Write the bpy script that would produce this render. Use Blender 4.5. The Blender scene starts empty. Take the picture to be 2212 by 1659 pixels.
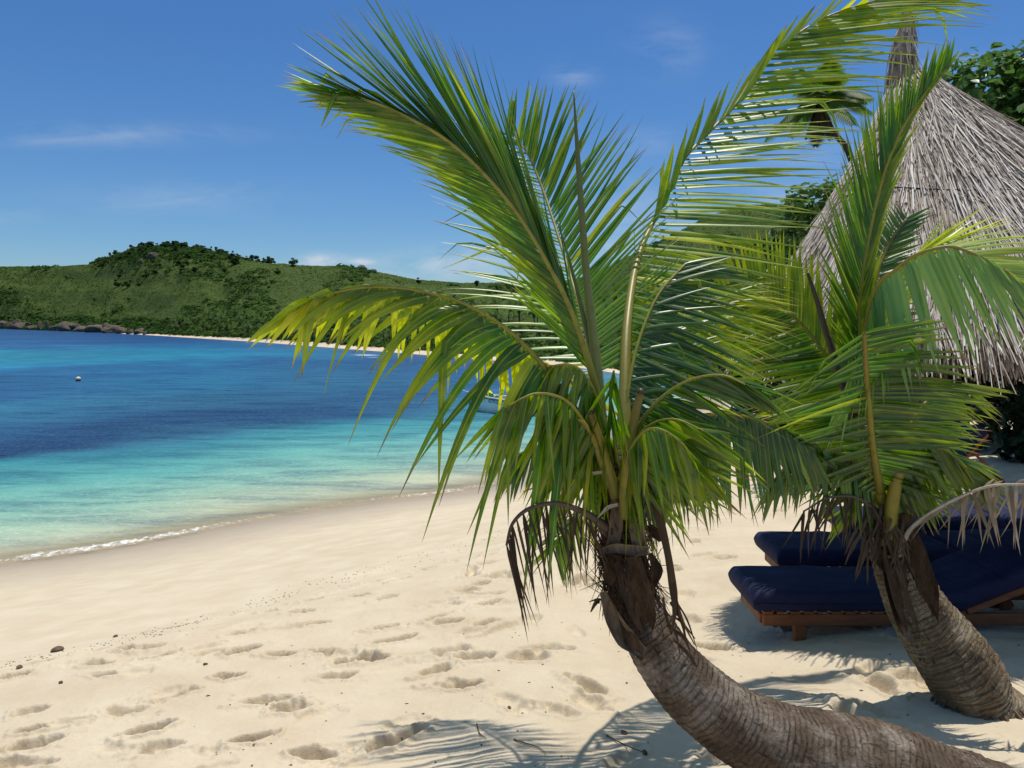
import bpy, math, random
import numpy as np
from mathutils import Vector, Matrix

random.seed(7); RNG = np.random.default_rng(7)
E, F, UC, VH = 4.0, 1640.0, 1106.0, 700.0     # eye height above the sea, focal length and centre in survey units
col = bpy.context.scene.collection
SUN = np.array([0.14, 0.17, 0.97]); SUN /= np.linalg.norm(SUN)

def P(u, v, Y):
    return np.array([(u-UC)/F*Y, Y, E-(v-VH)/F*Y])

# ------------------------------------------------------------------ noise
def _h(ix, iy, iz=0):
    n = (ix.astype(np.int64)*374761393 + iy.astype(np.int64)*668265263 + np.int64(iz)*2147483647) & 0x7fffffff
    n = (n ^ (n >> 13))*1274126177 & 0x7fffffff
    return ((n ^ (n >> 16)) & 0xffff)/65535.0
def vn(x, y, s=0):
    x = np.asarray(x, float); y = np.asarray(y, float)
    ix = np.floor(x); iy = np.floor(y); fx = x-ix; fy = y-iy
    fx = fx*fx*(3-2*fx); fy = fy*fy*(3-2*fy)
    a = _h(ix, iy, s); b = _h(ix+1, iy, s); c = _h(ix, iy+1, s); d = _h(ix+1, iy+1, s)
    return (a*(1-fx)+b*fx)*(1-fy)+(c*(1-fx)+d*fx)*fy
def fbm(x, y, o=4, s=0):
    r = 0; a = .5
    for k in range(o):
        r = r+a*(vn(x*2**k+17.3*k, y*2**k-9.1*k, s+k)-.5)*2; a *= .5
    return r

# ------------------------------------------------------------------ mesh builder
class MB:
    def __init__(s): s.v = []; s.f = []; s.c = []; s.n = 0
    def add(s, v, f, c=None):
        v = np.asarray(v, float)
        s.v.append(v); s.f.append([tuple(int(i)+s.n for i in q) for q in f])
        if c is None: c = np.zeros((len(v), 4))
        c = np.asarray(c, float)
        if c.ndim == 1: c = np.tile(c, (len(v), 1))
        s.c.append(c); s.n += len(v)
    def build(s, name, m, parent=None, origin=(0,0,0), smooth=True):
        v = np.concatenate(s.v)-np.asarray(origin, float); f = [q for l in s.f for q in l]
        return mesh_obj(name, v, f, np.concatenate(s.c), m, parent, smooth)

def mesh_obj(name, v, f, c, m, parent=None, smooth=True):
    me = bpy.data.meshes.new(name)
    if isinstance(f, np.ndarray):
        nf, k = f.shape
        me.vertices.add(len(v)); me.vertices.foreach_set('co', np.ascontiguousarray(v, dtype=np.float32).ravel())
        me.loops.add(nf*k); me.loops.foreach_set('vertex_index', np.ascontiguousarray(f, dtype=np.int32).ravel())
        me.polygons.add(nf); me.polygons.foreach_set('loop_start', np.arange(0, nf*k, k, dtype=np.int32))
        me.update(calc_edges=True)
    else:
        me.from_pydata([tuple(p) for p in v], [], f)
    if c is not None:
        at = me.attributes.new('lc', 'FLOAT_COLOR', 'POINT')
        at.data.foreach_set('color', np.ascontiguousarray(c, dtype=np.float32).ravel())
    me.polygons.foreach_set('use_smooth', np.full(len(me.polygons), smooth))
    me.update()
    o = bpy.data.objects.new(name, me); col.objects.link(o)
    if m: me.materials.append(m)
    if parent: o.parent = parent
    return o

def tag(o, label=None, cat=None, group=None, kind=None):
    if label: o['label'] = label
    if cat: o['category'] = cat
    if group: o['group'] = group
    if kind: o['kind'] = kind
    return o
def empty(name, loc, label=None, cat=None, group=None, rz=0):
    o = bpy.data.objects.new(name, None); col.objects.link(o); o.empty_display_size = .1
    o.location = tuple(loc); o.rotation_euler = (0, 0, rz)
    return tag(o, label, cat, group)
KIDS = {}
def copy_tree(o, parent=None):
    c = o.copy(); col.objects.link(c)
    if parent: c.parent = parent
    for ch in KIDS.setdefault(o.name, list(o.children)): copy_tree(ch, c)
    return c

def grid_faces(nr, nc):
    i = np.arange(nr-1)[:, None]*nc+np.arange(nc-1)[None, :]
    return np.stack([i, i+1, i+nc+1, i+nc], -1).reshape(-1, 4)

def spline(pts, n):
    p = np.asarray(pts, float); q = np.vstack([2*p[0]-p[1], p, 2*p[-1]-p[-2]])
    m = len(p)-1; out = []
    for t in np.linspace(0, m, n):
        k = min(int(t), m-1); x = t-k
        a, b, c, d = q[k], q[k+1], q[k+2], q[k+3]
        out.append(.5*((2*b)+(c-a)*x+(2*a-5*b+4*c-d)*x*x+(3*b-a-3*c+d)*x**3))
    return np.array(out)
def nrm(a): return a/(np.linalg.norm(a, axis=-1, keepdims=True)+1e-12)

def frames(p, ref=None):
    t = nrm(np.gradient(p, axis=0))
    n = np.zeros_like(p)
    r = np.array(ref if ref is not None else [0, -1, .15], float)
    for i in range(len(p)):
        r = r-np.dot(r, t[i])*t[i]; r = r/np.linalg.norm(r); n[i] = r
    return t, n, np.cross(t, n)

def tube(mb, pts, rad, seg=8, c=None, flat=1.0, cap=True, ref=None):
    p = np.asarray(pts, float); rad = np.broadcast_to(np.asarray(rad, float), (len(p),))
    t, n, b = frames(p, ref)
    a = np.linspace(0, 2*math.pi, seg, endpoint=False)
    v = p[:, None]+rad[:, None, None]*(np.cos(a)[None, :, None]*n[:, None]*flat+np.sin(a)[None, :, None]*b[:, None])
    k = len(p); f = []
    for i in range(k-1):
        for j in range(seg):
            j2 = (j+1) % seg; f.append((i*seg+j, i*seg+j2, (i+1)*seg+j2, (i+1)*seg+j))
    if cap: f.append(tuple(range(seg))[::-1]); f.append(tuple((k-1)*seg+j for j in range(seg)))
    cc = np.zeros((k*seg, 4)); cc[:, 0] = np.repeat(np.linspace(0, 1, k), seg)
    if c is not None: cc[:, 1:] = np.asarray(c)[1:]
    cc[:, 2] = np.tile(np.arange(seg)/seg, k)
    mb.add(v.reshape(-1, 3), f, cc)

def box(mb, c, s, rot=None, bev=.006, cc=None):
    # box with bevelled edges: 24 vertices
    hx, hy, hz = np.asarray(s, float)/2; b = min(bev, hx*.49, hy*.49, hz*.49)
    import itertools
    v = []; idx = {}
    for sx, sy, sz in itertools.product((-1, 1), repeat=3):
        for ax in range(3):
            q = [sx*(hx-b), sy*(hy-b), sz*(hz-b)]; q[ax] = (sx, sy, sz)[ax]*(hx, hy, hz)[ax]
            idx[(sx, sy, sz, ax)] = len(v); v.append(q)
    f = []
    for ax in range(3):
        o1, o2 = [k for k in range(3) if k != ax]
        for s_ in (-1, 1):
            r = []
            for a_, b_ in ((-1, -1), (1, -1), (1, 1), (-1, 1)):
                q = [0, 0, 0]; q[ax] = s_; q[o1] = a_; q[o2] = b_; r.append(idx[(*q, ax)])
            f.append(r)
        for a_, b_ in itertools.product((-1, 1), repeat=2):
            q0 = [0, 0, 0]; q0[o1] = a_; q0[o2] = b_; q1 = list(q0); q0[ax] = -1; q1[ax] = 1
            f.append([idx[(*q0, o1)], idx[(*q1, o1)], idx[(*q1, o2)], idx[(*q0, o2)]])
    for sx, sy, sz in itertools.product((-1, 1), repeat=3): f.append([idx[(sx, sy, sz, k)] for k in range(3)])
    v = np.array(v)
    # consistent outward winding
    ff = []
    for q in f:
        n = np.cross(v[q[1]]-v[q[0]], v[q[2]]-v[q[0]])
        ff.append(q if np.dot(n, v[q].mean(0)) > 0 else q[::-1])
    if rot is not None: v = v@np.asarray(rot).T
    mb.add(v+np.asarray(c, float), ff, cc)
def roty(a): c, s = math.cos(a), math.sin(a); return np.array([[c, 0, s], [0, 1, 0], [-s, 0, c]])

# ------------------------------------------------------------------ materials
def lin(r, g, b):
    f = lambda x: ((x/255+.055)/1.055)**2.4 if x > 10 else x/255/12.92
    return (f(r), f(g), f(b), 1)
class NT:
    def __init__(s, name):
        s.m = bpy.data.materials.new(name); s.m.use_nodes = True
        s.t = s.m.node_tree; s.t.nodes.clear(); s.out = s.t.nodes.new('ShaderNodeOutputMaterial')
    def n(s, typ, **kw):
        nd = s.t.nodes.new('ShaderNode'+typ)
        for k, v in kw.items():
            if k.startswith('_'): setattr(nd, k[1:], v)
        return nd
    def link(s, a, b): s.t.links.new(a, b)
    def set(s, sock, val):
        if hasattr(val, 'is_output') or isinstance(val, bpy.types.NodeSocket): s.link(val, sock)
        else: sock.default_value = val
    def math(s, op, a, b=0.0, c=None, clamp=False):
        nd = s.t.nodes.new('ShaderNodeMath'); nd.operation = op; nd.use_clamp = clamp
        s.set(nd.inputs[0], a); s.set(nd.inputs[1], b)
        if c is not None: s.set(nd.inputs[2], c)
        return nd.outputs[0]
    def mix(s, f, a, b, mode='MIX'):
        nd = s.t.nodes.new('ShaderNodeMix'); nd.data_type = 'RGBA'; nd.blend_type = mode
        s.set(nd.inputs[0], f); s.set(nd.inputs[6], a); s.set(nd.inputs[7], b); return nd.outputs[2]
    def ramp(s, f, stops):
        nd = s.t.nodes.new('ShaderNodeValToRGB'); e = nd.color_ramp.elements
        while len(e) < len(stops): e.new(.5)
        for k, (p, c) in enumerate(stops): e[k].position = p; e[k].color = c if len(c) == 4 else (*c, 1)
        s.set(nd.inputs[0], f); return nd.outputs[0]
    def noise(s, vec, scale, detail=4, rough=.55, dist=0, dim='3D'):
        nd = s.t.nodes.new('ShaderNodeTexNoise'); nd.noise_dimensions = dim
        if vec is not None: s.link(vec, nd.inputs['Vector'])
        nd.inputs['Scale'].default_value = scale; nd.inputs['Detail'].default_value = detail
        nd.inputs['Roughness'].default_value = rough; nd.inputs['Distortion'].default_value = dist
        return nd.outputs[0]
    def vor(s, vec, scale, feat='F1'):
        nd = s.t.nodes.new('ShaderNodeTexVoronoi'); nd.feature = feat
        if vec is not None: s.link(vec, nd.inputs['Vector'])
        nd.inputs['Scale'].default_value = scale; return nd.outputs['Distance']
    def coord(s, k='Object'): return s.t.nodes.new('ShaderNodeTexCoord').outputs[k]
    def pos(s): return s.t.nodes.new('ShaderNodeNewGeometry').outputs['Position']
    def attr(s, name='lc'):
        nd = s.t.nodes.new('ShaderNodeAttribute'); nd.attribute_name = name
        sp = s.t.nodes.new('ShaderNodeSeparateColor'); s.link(nd.outputs['Color'], sp.inputs[0])
        return sp.outputs[0], sp.outputs[1], sp.outputs[2], nd.outputs['Alpha'], nd.outputs['Color']
    def mapv(s, vec, sc=(1, 1, 1), loc=(0, 0, 0), rot=(0, 0, 0)):
        nd = s.t.nodes.new('ShaderNodeMapping'); s.link(vec, nd.inputs[0])
        nd.inputs['Scale'].default_value = sc; nd.inputs['Location'].default_value = loc; nd.inputs['Rotation'].default_value = rot
        return nd.outputs[0]
    def comb(s, x, y, z):
        nd = s.t.nodes.new('ShaderNodeCombineXYZ')
        s.set(nd.inputs[0], x); s.set(nd.inputs[1], y); s.set(nd.inputs[2], z); return nd.outputs[0]
    def bump(s, h, strength=.5, dist=.01, normal=None):
        nd = s.t.nodes.new('ShaderNodeBump'); s.set(nd.inputs['Height'], h)
        nd.inputs['Strength'].default_value = strength; nd.inputs['Distance'].default_value = dist
        if normal is not None: s.link(normal, nd.inputs['Normal'])
        return nd.outputs[0]
    def principled(s, colr, rough=.6, spec=.5, normal=None, **kw):
        nd = s.t.nodes.new('ShaderNodeBsdfPrincipled')
        s.set(nd.inputs['Base Color'], colr); s.set(nd.inputs['Roughness'], rough); s.set(nd.inputs['Specular IOR Level'], spec)
        if normal is not None: s.link(normal, nd.inputs['Normal'])
        for k, v in kw.items(): s.set(nd.inputs[k.replace('_', ' ')], v)
        return nd.outputs[0]
    def done(s, sh): s.link(sh, s.out.inputs[0]); return s.m

def leaf_mat(name, dark, mid, yellow, tip, trans=.46, rough=.36, spec=.75, tipstart=.88, vein=.6):
    k = NT(name); s_, r_, x_, y_, _ = k.attr()
    g = k.mix(r_, dark, mid)
    nz = k.noise(k.coord(), 9, 3)
    yl = k.math('ADD', k.math('MULTIPLY', s_, .35), k.math('MULTIPLY_ADD', nz, .9, -.58))
    yl = k.math('ADD', yl, k.math('MULTIPLY', y_, 1.15), clamp=True)
    c = k.mix(yl, g, yellow)
    vn_ = k.math('SUBTRACT', 1, k.math('MULTIPLY', x_, 5.0), clamp=True)
    c = k.mix(k.math('MULTIPLY', vn_, vein), c, yellow)
    tp = k.math('MULTIPLY', k.math('SUBTRACT', k.math('ADD', s_, k.math('MULTIPLY_ADD', r_, .12, -.06)), tipstart), 9, clamp=True)
    c = k.mix(tp, c, tip)
    b = k.bump(k.noise(k.mapv(k.coord(), (60, 60, 60)), 1, 2), .12, .002)
    p = k.principled(c, rough, spec, b)
    tr = k.n('BsdfTranslucent'); hs = k.n('HueSaturation'); hs.inputs['Value'].default_value = 2.5; hs.inputs['Saturation'].default_value = 1.08
    k.link(c, hs.inputs['Color']); k.link(hs.outputs[0], tr.inputs[0])
    ms = k.n('MixShader'); ms.inputs[0].default_value = trans; k.link(p, ms.inputs[1]); k.link(tr.outputs[0], ms.inputs[2])
    return k.done(ms.outputs[0])

M = {}
M['leaf'] = leaf_mat('palm_leaf_green', (.026, .092, .008, 1), (.075, .195, .014, 1), (.44, .46, .022, 1), (.20, .12, .06, 1))
M['leaf_dark'] = leaf_mat('palm_leaf_dark', (.016, .062, .007, 1), (.046, .135, .012, 1), (.28, .33, .02, 1), (.20, .12, .06, 1), trans=.36, rough=.33)
M['leaf_yellow'] = leaf_mat('palm_leaf_yellow', (.075, .14, .010, 1), (.12, .20, .014, 1), (.46, .40, .014, 1), (.21, .10, .04, 1), trans=.42)
M['leaf_pale'] = leaf_mat('palm_leaf_painted_sheen', (.07, .19, .025, 1), (.25, .42, .13, 1), (.42, .44, .05, 1), (.20, .12, .06, 1), trans=.42, rough=.42, spec=1.0)  # silver sun glare painted in as a paler green
M['leaf_dead'] = leaf_mat('palm_leaf_dead', (.040, .026, .016, 1), (.085, .057, .036, 1), (.12, .085, .055, 1), (.05, .03, .02, 1), trans=.12, rough=.75, spec=.15, vein=.3)
M['leaf_bleached'] = leaf_mat('palm_leaf_bleached', (.20, .15, .10, 1), (.36, .29, .21, 1), (.42, .36, .28, 1), (.25, .17, .10, 1), trans=.15, rough=.75, spec=.15, vein=.3)
M['leaf_far'] = leaf_mat('far_palm_leaf', (.026, .070, .010, 1), (.06, .125, .016, 1), (.16, .20, .035, 1), (.13, .13, .04, 1), trans=.4, rough=.5, spec=.3, vein=0)

def petiole_mat(name, a, b, c):
    k = NT(name); s_, r_, x_, y_, _ = k.attr()
    base = k.ramp(s_, [(0, a), (.35, b), (1, c)])
    nz = k.noise(k.mapv(k.coord(), (1, 1, 1)), 30, 4)
    base = k.mix(k.math('MULTIPLY', k.math('SUBTRACT', nz, .52), 2.2, clamp=True), base, (.10, .06, .02, 1))
    return k.done(k.principled(base, .42, .4, k.bump(nz, .25, .004)))
M['petiole'] = petiole_mat('palm_petiole', (.17, .17, .02, 1), (.22, .22, .03, 1), (.30, .26, .05, 1))
M['petiole_yellow'] = petiole_mat('palm_petiole_yellow', (.15, .14, .02, 1), (.25, .21, .02, 1), (.24, .17, .03, 1))
M['petiole_dead'] = petiole_mat('palm_petiole_dead', (.055, .038, .028, 1), (.085, .06, .045, 1), (.05, .03, .02, 1))
M['petiole_bleached'] = petiole_mat('palm_petiole_bleached', (.40, .34, .27, 1), (.48, .42, .35, 1), (.45, .38, .30, 1))
M['spear'] = petiole_mat('palm_spear', (.20, .22, .06, 1), (.17, .20, .06, 1), (.09, .12, .03, 1))

def bark_mat(name, dark, mid, light, ringscale):
    k = NT(name); s_, r_, x_, y_, _ = k.attr()      # s_: metres along, x_: angle 0..1
    co = k.coord()
    w = k.noise(co, 6, 4); wb = k.noise(co, 2.5, 3)
    ring = k.math('ADD', k.math('MULTIPLY', s_, ringscale), k.math('ADD', k.math('MULTIPLY', w, 2.2), k.math('MULTIPLY', wb, 3.0)))
    fr = k.math('FRACT', ring)
    line = k.math('SUBTRACT', 1, k.math('MULTIPLY', k.math('ABSOLUTE', k.math('SUBTRACT', fr, .5)), 4.2), clamp=True)
    line = k.math('MULTIPLY', line, k.math('MULTIPLY', k.math('SUBTRACT', k.noise(co, 14, 4, .7), .30), 2.4, clamp=True))
    ang = k.math('MULTIPLY', k.math('ABSOLUTE', k.math('SUBTRACT', x_, .5)), 2)
    cs = k.noise(k.comb(k.math('MULTIPLY', s_, 15), k.math('MULTIPLY', ang, 34), k.math('MULTIPLY', w, 2.0)), 1.0, 6, .74)
    crack = k.math('MULTIPLY', k.math('SUBTRACT', cs, .58), 7, clamp=True)
    cr2 = k.math('MAXIMUM', k.math('MULTIPLY', line, .8), crack)
    big = k.noise(co, 5, 4, .6)
    fine = k.noise(co, 70, 5, .7)
    c = k.ramp(k.math('ADD', k.math('MULTIPLY', big, .7), k.math('MULTIPLY', fine, .3)), [(.32, dark), (.5, mid), (.66, light)])
    c = k.mix(k.math('MULTIPLY', cr2, .85), c, (dark[0]*.25, dark[1]*.25, dark[2]*.25, 1))
    h = k.math('ADD', k.math('MULTIPLY', cr2, -1.0), k.math('MULTIPLY', fine, .6))
    return k.done(k.principled(c, .85, .15, k.bump(h, .9, .012)))
M['bark'] = bark_mat('palm_bark', (.055, .036, .024, 1), (.135, .098, .068, 1), (.34, .29, .24, 1), 44)
M['bark2'] = bark_mat('palm_bark_sandy', (.085, .056, .032, 1), (.20, .148, .09, 1), (.40, .33, .23, 1), 46)

def simple(name, c0, c1, scale=8, rough=.7, spec=.3, bump=.3, bd=.01, stretch=(1, 1, 1), detail=5, use='Object'):
    k = NT(name); v = k.mapv(k.coord(use), stretch)
    n = k.noise(v, scale, detail, .6); n2 = k.noise(v, scale*6, 4, .6)
    f = k.math('ADD', k.math('MULTIPLY', n, .65), k.math('MULTIPLY', n2, .35))
    c = k.ramp(f, [(.35, c0), (.65, c1)])
    return k.done(k.principled(c, rough, spec, k.bump(f, bump, bd)))
M['fibre'] = simple('palm_fibre_sheath', (.030, .018, .011, 1), (.115, .075, .048, 1), 22, .9, .1, .8, .01, (1, 1, .35))
M['sheath'] = simple('palm_leaf_base', (.075, .05, .032, 1), (.24, .18, .125, 1), 16, .8, .2, .5, .006, (1, 1, .3))
M['teak'] = simple('weathered_teak', (.13, .045, .018, 1), (.27, .105, .045, 1), 9, .6, .3, .3, .003, (.15, 1, 1))
M['teak_red'] = simple('orange_teak', (.26, .06, .018, 1), (.40, .11, .035, 1), 9, .55, .3, .3, .003, (.15, 1, 1))
k = NT('navy_canvas'); co = k.coord(); n1 = k.noise(co, 3.5, 5, .65); n2 = k.noise(k.mapv(co, (.35, 1.6, 1)), 9, 4, .6); n3 = k.noise(co, 300, 2)
c = k.ramp(k.math('ADD', k.math('MULTIPLY', n1, .6), k.math('MULTIPLY', n2, .4)), [(.35, (.007, .009, .034, 1)), (.55, (.012, .015, .054, 1)), (.72, (.027, .032, .085, 1))])
M['navy'] = k.done(k.principled(c, .82, .3, k.bump(k.math('ADD', k.math('MULTIPLY', n2, 1.0), k.math('MULTIPLY', n3, .08)), .5, .012)))
M['navy_piping'] = simple('navy_piping', (.008, .012, .05, 1), (.012, .018, .07, 1), 30, .8, .2)
M['rock'] = simple('shore_rock', (.034, .028, .023, 1), (.20, .16, .12, 1), 1.4, .9, .2, 1.0, .15)
M['rock_dark'] = simple('dark_lava_rock', (.010, .010, .011, 1), (.06, .056, .055, 1), 2.4, .8, .3, 1.0, .1)
M['rock_hill'] = simple('hill_rock', (.07, .06, .045, 1), (.19, .165, .125, 1), .5, .9, .2, 1.0, .3)
M['pole'] = simple('grey_timber_pole', (.15, .115, .085, 1), (.30, .245, .19, 1), 12, .8, .2, .4, .006, (1, 1, .12))
M['pipe'] = simple('grey_pvc_pipe', (.23, .25, .25, 1), (.32, .34, .34, 1), 8, .45, .4, .05)
M['wood'] = simple('tree_bark', (.04, .03, .022, 1), (.14, .105, .075, 1), 10, .9, .2, .7, .02, (1, 1, .3))
M['white_paint'] = simple('white_boat_paint', (.70, .72, .70, 1), (.80, .80, .79, 1), 4, .4, .5, .05)
M['hull'] = simple('pale_green_hull', (.80, .88, .84, 1), (.90, .93, .90, 1), 2, .4, .5, .05)
M['black_paint'] = simple('black_trim', (.012, .012, .014, 1), (.02, .02, .022, 1), 10, .5, .4, .05)
M['grey_deck'] = simple('grey_boat_deck', (.30, .29, .34, 1), (.42, .41, .46, 1), 4, .7, .3, .1)
M['skin'] = simple('brown_skin', (.10, .045, .025, 1), (.15, .07, .04, 1), 8, .5, .4, .05)
M['shorts'] = simple('dark_red_cloth', (.035, .010, .012, 1), (.06, .016, .018, 1), 12, .85, .2)
M['hair'] = simple('black_hair', (.006, .005, .005, 1), (.014, .012, .011, 1), 40, .6, .3, .5)
M['rope'] = simple('old_rope', (.05, .045, .04, 1), (.12, .11, .10, 1), 60, .9, .1)
M['black_rope'] = simple('black_cord', (.006, .006, .006, 1), (.016, .015, .014, 1), 60, .8, .2)
M['buoy_cream'] = simple('buoy_cream', (.70, .52, .33, 1), (.85, .70, .50, 1), 8, .5, .4, .05)
M['buoy_dark'] = simple('buoy_dark_base', (.04, .02, .015, 1), (.10, .045, .03, 1), 8, .7, .3, .2)
M['debris'] = simple('dry_beach_litter', (.06, .045, .032, 1), (.22, .16, .11, 1), 25, .9, .1, .5)
M['coral'] = simple('bleached_coral', (.55, .50, .45, 1), (.72, .68, .62, 1), 25, .8, .2, .5)
k = NT('striped_shirt'); z_ = k.n('SeparateXYZ'); k.link(k.coord(), z_.inputs[0])
fr_ = k.math('FRACT', k.math('MULTIPLY', k.math('ADD', z_.outputs[2], k.math('MULTIPLY', z_.outputs[0], .6)), 3.4))
M['shirt'] = k.done(k.principled(k.ramp(fr_, [(.0, (.75, .62, .05, 1)), (.33, (.75, .62, .05, 1)), (.38, (.01, .01, .01, 1)), (.45, (.02, .33, .10, 1)), (.85, (.02, .33, .10, 1)), (.92, (.01, .01, .01, 1))]), .8, .2))

def foliage_mat(name, a, b, c, trans=.25, rough=.5, spec=.3):
    k = NT(name); s_, r_, x_, y_, _ = k.attr()
    cc = k.ramp(r_, [(0, a), (.55, b), (1, c)])
    cc = k.mix(k.math('MULTIPLY', k.noise(k.coord(), .9, 3), .55), cc, a)
    p = k.principled(cc, rough, spec)
    tr = k.n('BsdfTranslucent'); hs = k.n('HueSaturation'); hs.inputs['Value'].default_value = 1.6
    k.link(cc, hs.inputs['Color']); k.link(hs.outputs[0], tr.inputs[0])
    ms = k.n('MixShader'); ms.inputs[0].default_value = trans; k.link(p, ms.inputs[1]); k.link(tr.outputs[0], ms.inputs[2])
    return k.done(ms.outputs[0])
M['tree_leaf'] = foliage_mat('broad_leaf', (.035, .085, .014, 1), (.08, .17, .028, 1), (.17, .28, .06, 1), .35, .38)
M['shrub_leaf'] = foliage_mat('shaded_shrub_leaf', (.006, .016, .006, 1), (.014, .035, .010, 1), (.03, .06, .015, 1), .15)  # shade put into the leaf colour as a very low albedo
M['hill_tree'] = foliage_mat('hill_tree_leaf', (.030, .058, .016, 1), (.055, .10, .026, 1), (.095, .155, .042, 1), .35, .8, .05)
M['scrub'] = foliage_mat('hill_scrub_leaf', (.058, .096, .018, 1), (.10, .148, .026, 1), (.155, .20, .044, 1), .15, .8, .05)
M['coast_bush'] = foliage_mat('coast_bush_leaf', (.028, .062, .012, 1), (.058, .115, .022, 1), (.115, .185, .04, 1), .2, .8, .05)

k = NT('sand'); wet, dist_, deb, _, _ = k.attr(); po = k.pos()
n1 = k.noise(po, 2.2, 5, .6); n2 = k.noise(po, 60, 4, .7); n3 = k.noise(po, 420, 2, .6); n4 = k.noise(po, .5, 3)
c = k.ramp(n1, [(.3, (.58, .475, .33, 1)), (.7, (.68, .585, .43, 1))])
c = k.mix(k.math('MULTIPLY', k.math('SUBTRACT', n3, .45), 1.6, clamp=True), c, (.50, .39, .26, 1))
c = k.mix(k.math('MULTIPLY', k.math('SUBTRACT', n2, .62), 5, clamp=True), c, (.40, .31, .21, 1))
c = k.mix(k.math('MULTIPLY', k.math('SUBTRACT', n4, .5), .8, clamp=True), c, (.74, .60, .43, 1))
c = k.mix(wet, c, (.40, .32, .225, 1))
h = k.math('ADD', k.math('MULTIPLY', n2, k.math('MULTIPLY_ADD', dist_, .8, .12)), k.math('MULTIPLY', n3, .25))
M['sand'] = k.done(k.principled(c, k.math('MULTIPLY_ADD', wet, -.45, .92), k.math('MULTIPLY_ADD', wet, .3, .12), k.bump(h, .55, .012)))

k = NT('far_sand'); po = k.pos()
M['far_sand'] = k.done(k.principled(k.ramp(k.noise(po, .4, 4), [(.3, (.60, .47, .32, 1)), (.7, (.72, .60, .43, 1))]), .9, .1))

k = NT('hill_ground'); po = k.pos()
n1 = k.noise(po, .03, 5, .6); n2 = k.noise(po, .6, 5, .7)
c = k.ramp(k.math('ADD', k.math('MULTIPLY', n1, .6), k.math('MULTIPLY', n2, .4)), [(.35, (.04, .068, .013, 1)), (.5, (.065, .10, .019, 1)), (.68, (.10, .135, .032, 1))])
M['hill'] = k.done(k.principled(c, .9, .1, k.bump(n2, 1, 1.2)))

k = NT('sea_water'); at = k.n('Attribute'); at.attribute_name = 'wc'
s_, foam, clear, _, _ = k.attr(); po = k.pos()
w1 = k.noise(k.mapv(po, (.30, 1.1, 1)), .9, 7, .72, .5); w2 = k.noise(k.mapv(po, (1, 2.2, 1)), 5.5, 4, .65, .4); w3 = k.noise(k.mapv(po, (.2, .55, 1)), .35, 4, .6)
hh = k.math('ADD', k.math('MULTIPLY', w1, .6), k.math('ADD', k.math('MULTIPLY', w2, .16), k.math('MULTIPLY', w3, 1.1)))
bmp = k.bump(hh, .55, .14)
c = at.outputs['Color']
dk = k.math('MULTIPLY', k.math('SUBTRACT', w1, .47), 6.0, clamp=True)  # ripple light and shade painted into the colour, as bump barely shows
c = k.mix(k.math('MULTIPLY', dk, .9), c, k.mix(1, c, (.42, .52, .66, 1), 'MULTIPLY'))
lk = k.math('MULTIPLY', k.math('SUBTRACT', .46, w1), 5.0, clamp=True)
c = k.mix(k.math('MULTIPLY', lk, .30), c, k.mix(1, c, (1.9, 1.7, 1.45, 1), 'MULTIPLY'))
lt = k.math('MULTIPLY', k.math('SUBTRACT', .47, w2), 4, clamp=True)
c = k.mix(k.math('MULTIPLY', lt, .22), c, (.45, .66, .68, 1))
# caustic net of light painted into the colour over the shallow sand
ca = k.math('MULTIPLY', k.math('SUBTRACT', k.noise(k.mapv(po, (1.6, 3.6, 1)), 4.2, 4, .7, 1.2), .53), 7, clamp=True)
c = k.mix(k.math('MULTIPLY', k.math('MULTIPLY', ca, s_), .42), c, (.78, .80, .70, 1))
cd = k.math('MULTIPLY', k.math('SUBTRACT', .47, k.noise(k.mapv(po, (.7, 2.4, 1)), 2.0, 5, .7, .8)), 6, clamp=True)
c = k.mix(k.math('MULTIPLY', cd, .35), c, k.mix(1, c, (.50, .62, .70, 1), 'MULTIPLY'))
fn = k.noise(k.mapv(po, (1, 1, 1)), 9, 6, .75); 
fm = k.math('MULTIPLY', k.math('ADD', k.math('SUBTRACT', k.math('MULTIPLY_ADD', fn, 1.9, -.45), 1.0), foam), 2.6, clamp=True)
c = k.mix(fm, c, (.85, .87, .86, 1))
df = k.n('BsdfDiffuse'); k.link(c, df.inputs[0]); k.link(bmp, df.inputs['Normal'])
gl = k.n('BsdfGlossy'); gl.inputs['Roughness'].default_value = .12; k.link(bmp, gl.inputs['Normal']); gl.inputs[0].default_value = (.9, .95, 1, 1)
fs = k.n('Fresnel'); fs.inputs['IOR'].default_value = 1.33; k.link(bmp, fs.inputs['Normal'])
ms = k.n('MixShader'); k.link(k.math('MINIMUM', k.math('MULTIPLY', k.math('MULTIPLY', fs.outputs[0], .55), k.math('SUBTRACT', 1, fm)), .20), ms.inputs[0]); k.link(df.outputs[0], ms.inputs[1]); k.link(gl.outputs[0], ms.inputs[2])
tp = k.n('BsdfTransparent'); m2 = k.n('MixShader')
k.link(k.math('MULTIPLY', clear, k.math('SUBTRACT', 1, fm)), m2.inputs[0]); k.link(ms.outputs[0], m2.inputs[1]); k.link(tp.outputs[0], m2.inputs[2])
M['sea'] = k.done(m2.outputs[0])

k = NT('grey_thatch'); s_, r_, x_, y_, _ = k.attr()
c = k.ramp(r_, [(0, (.11, .085, .065, 1)), (.25, (.36, .30, .25, 1)), (.6, (.60, .525, .46, 1)), (1, (.86, .79, .72, 1))])
c = k.mix(y_, c, (.20, .11, .055, 1))
M['thatch'] = k.done(k.principled(c, .8, .2))
M['thatch_core'] = simple('thatch_core', (.06, .045, .035, 1), (.17, .135, .11, 1), 14, .95, .05, .8, .02)

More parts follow.
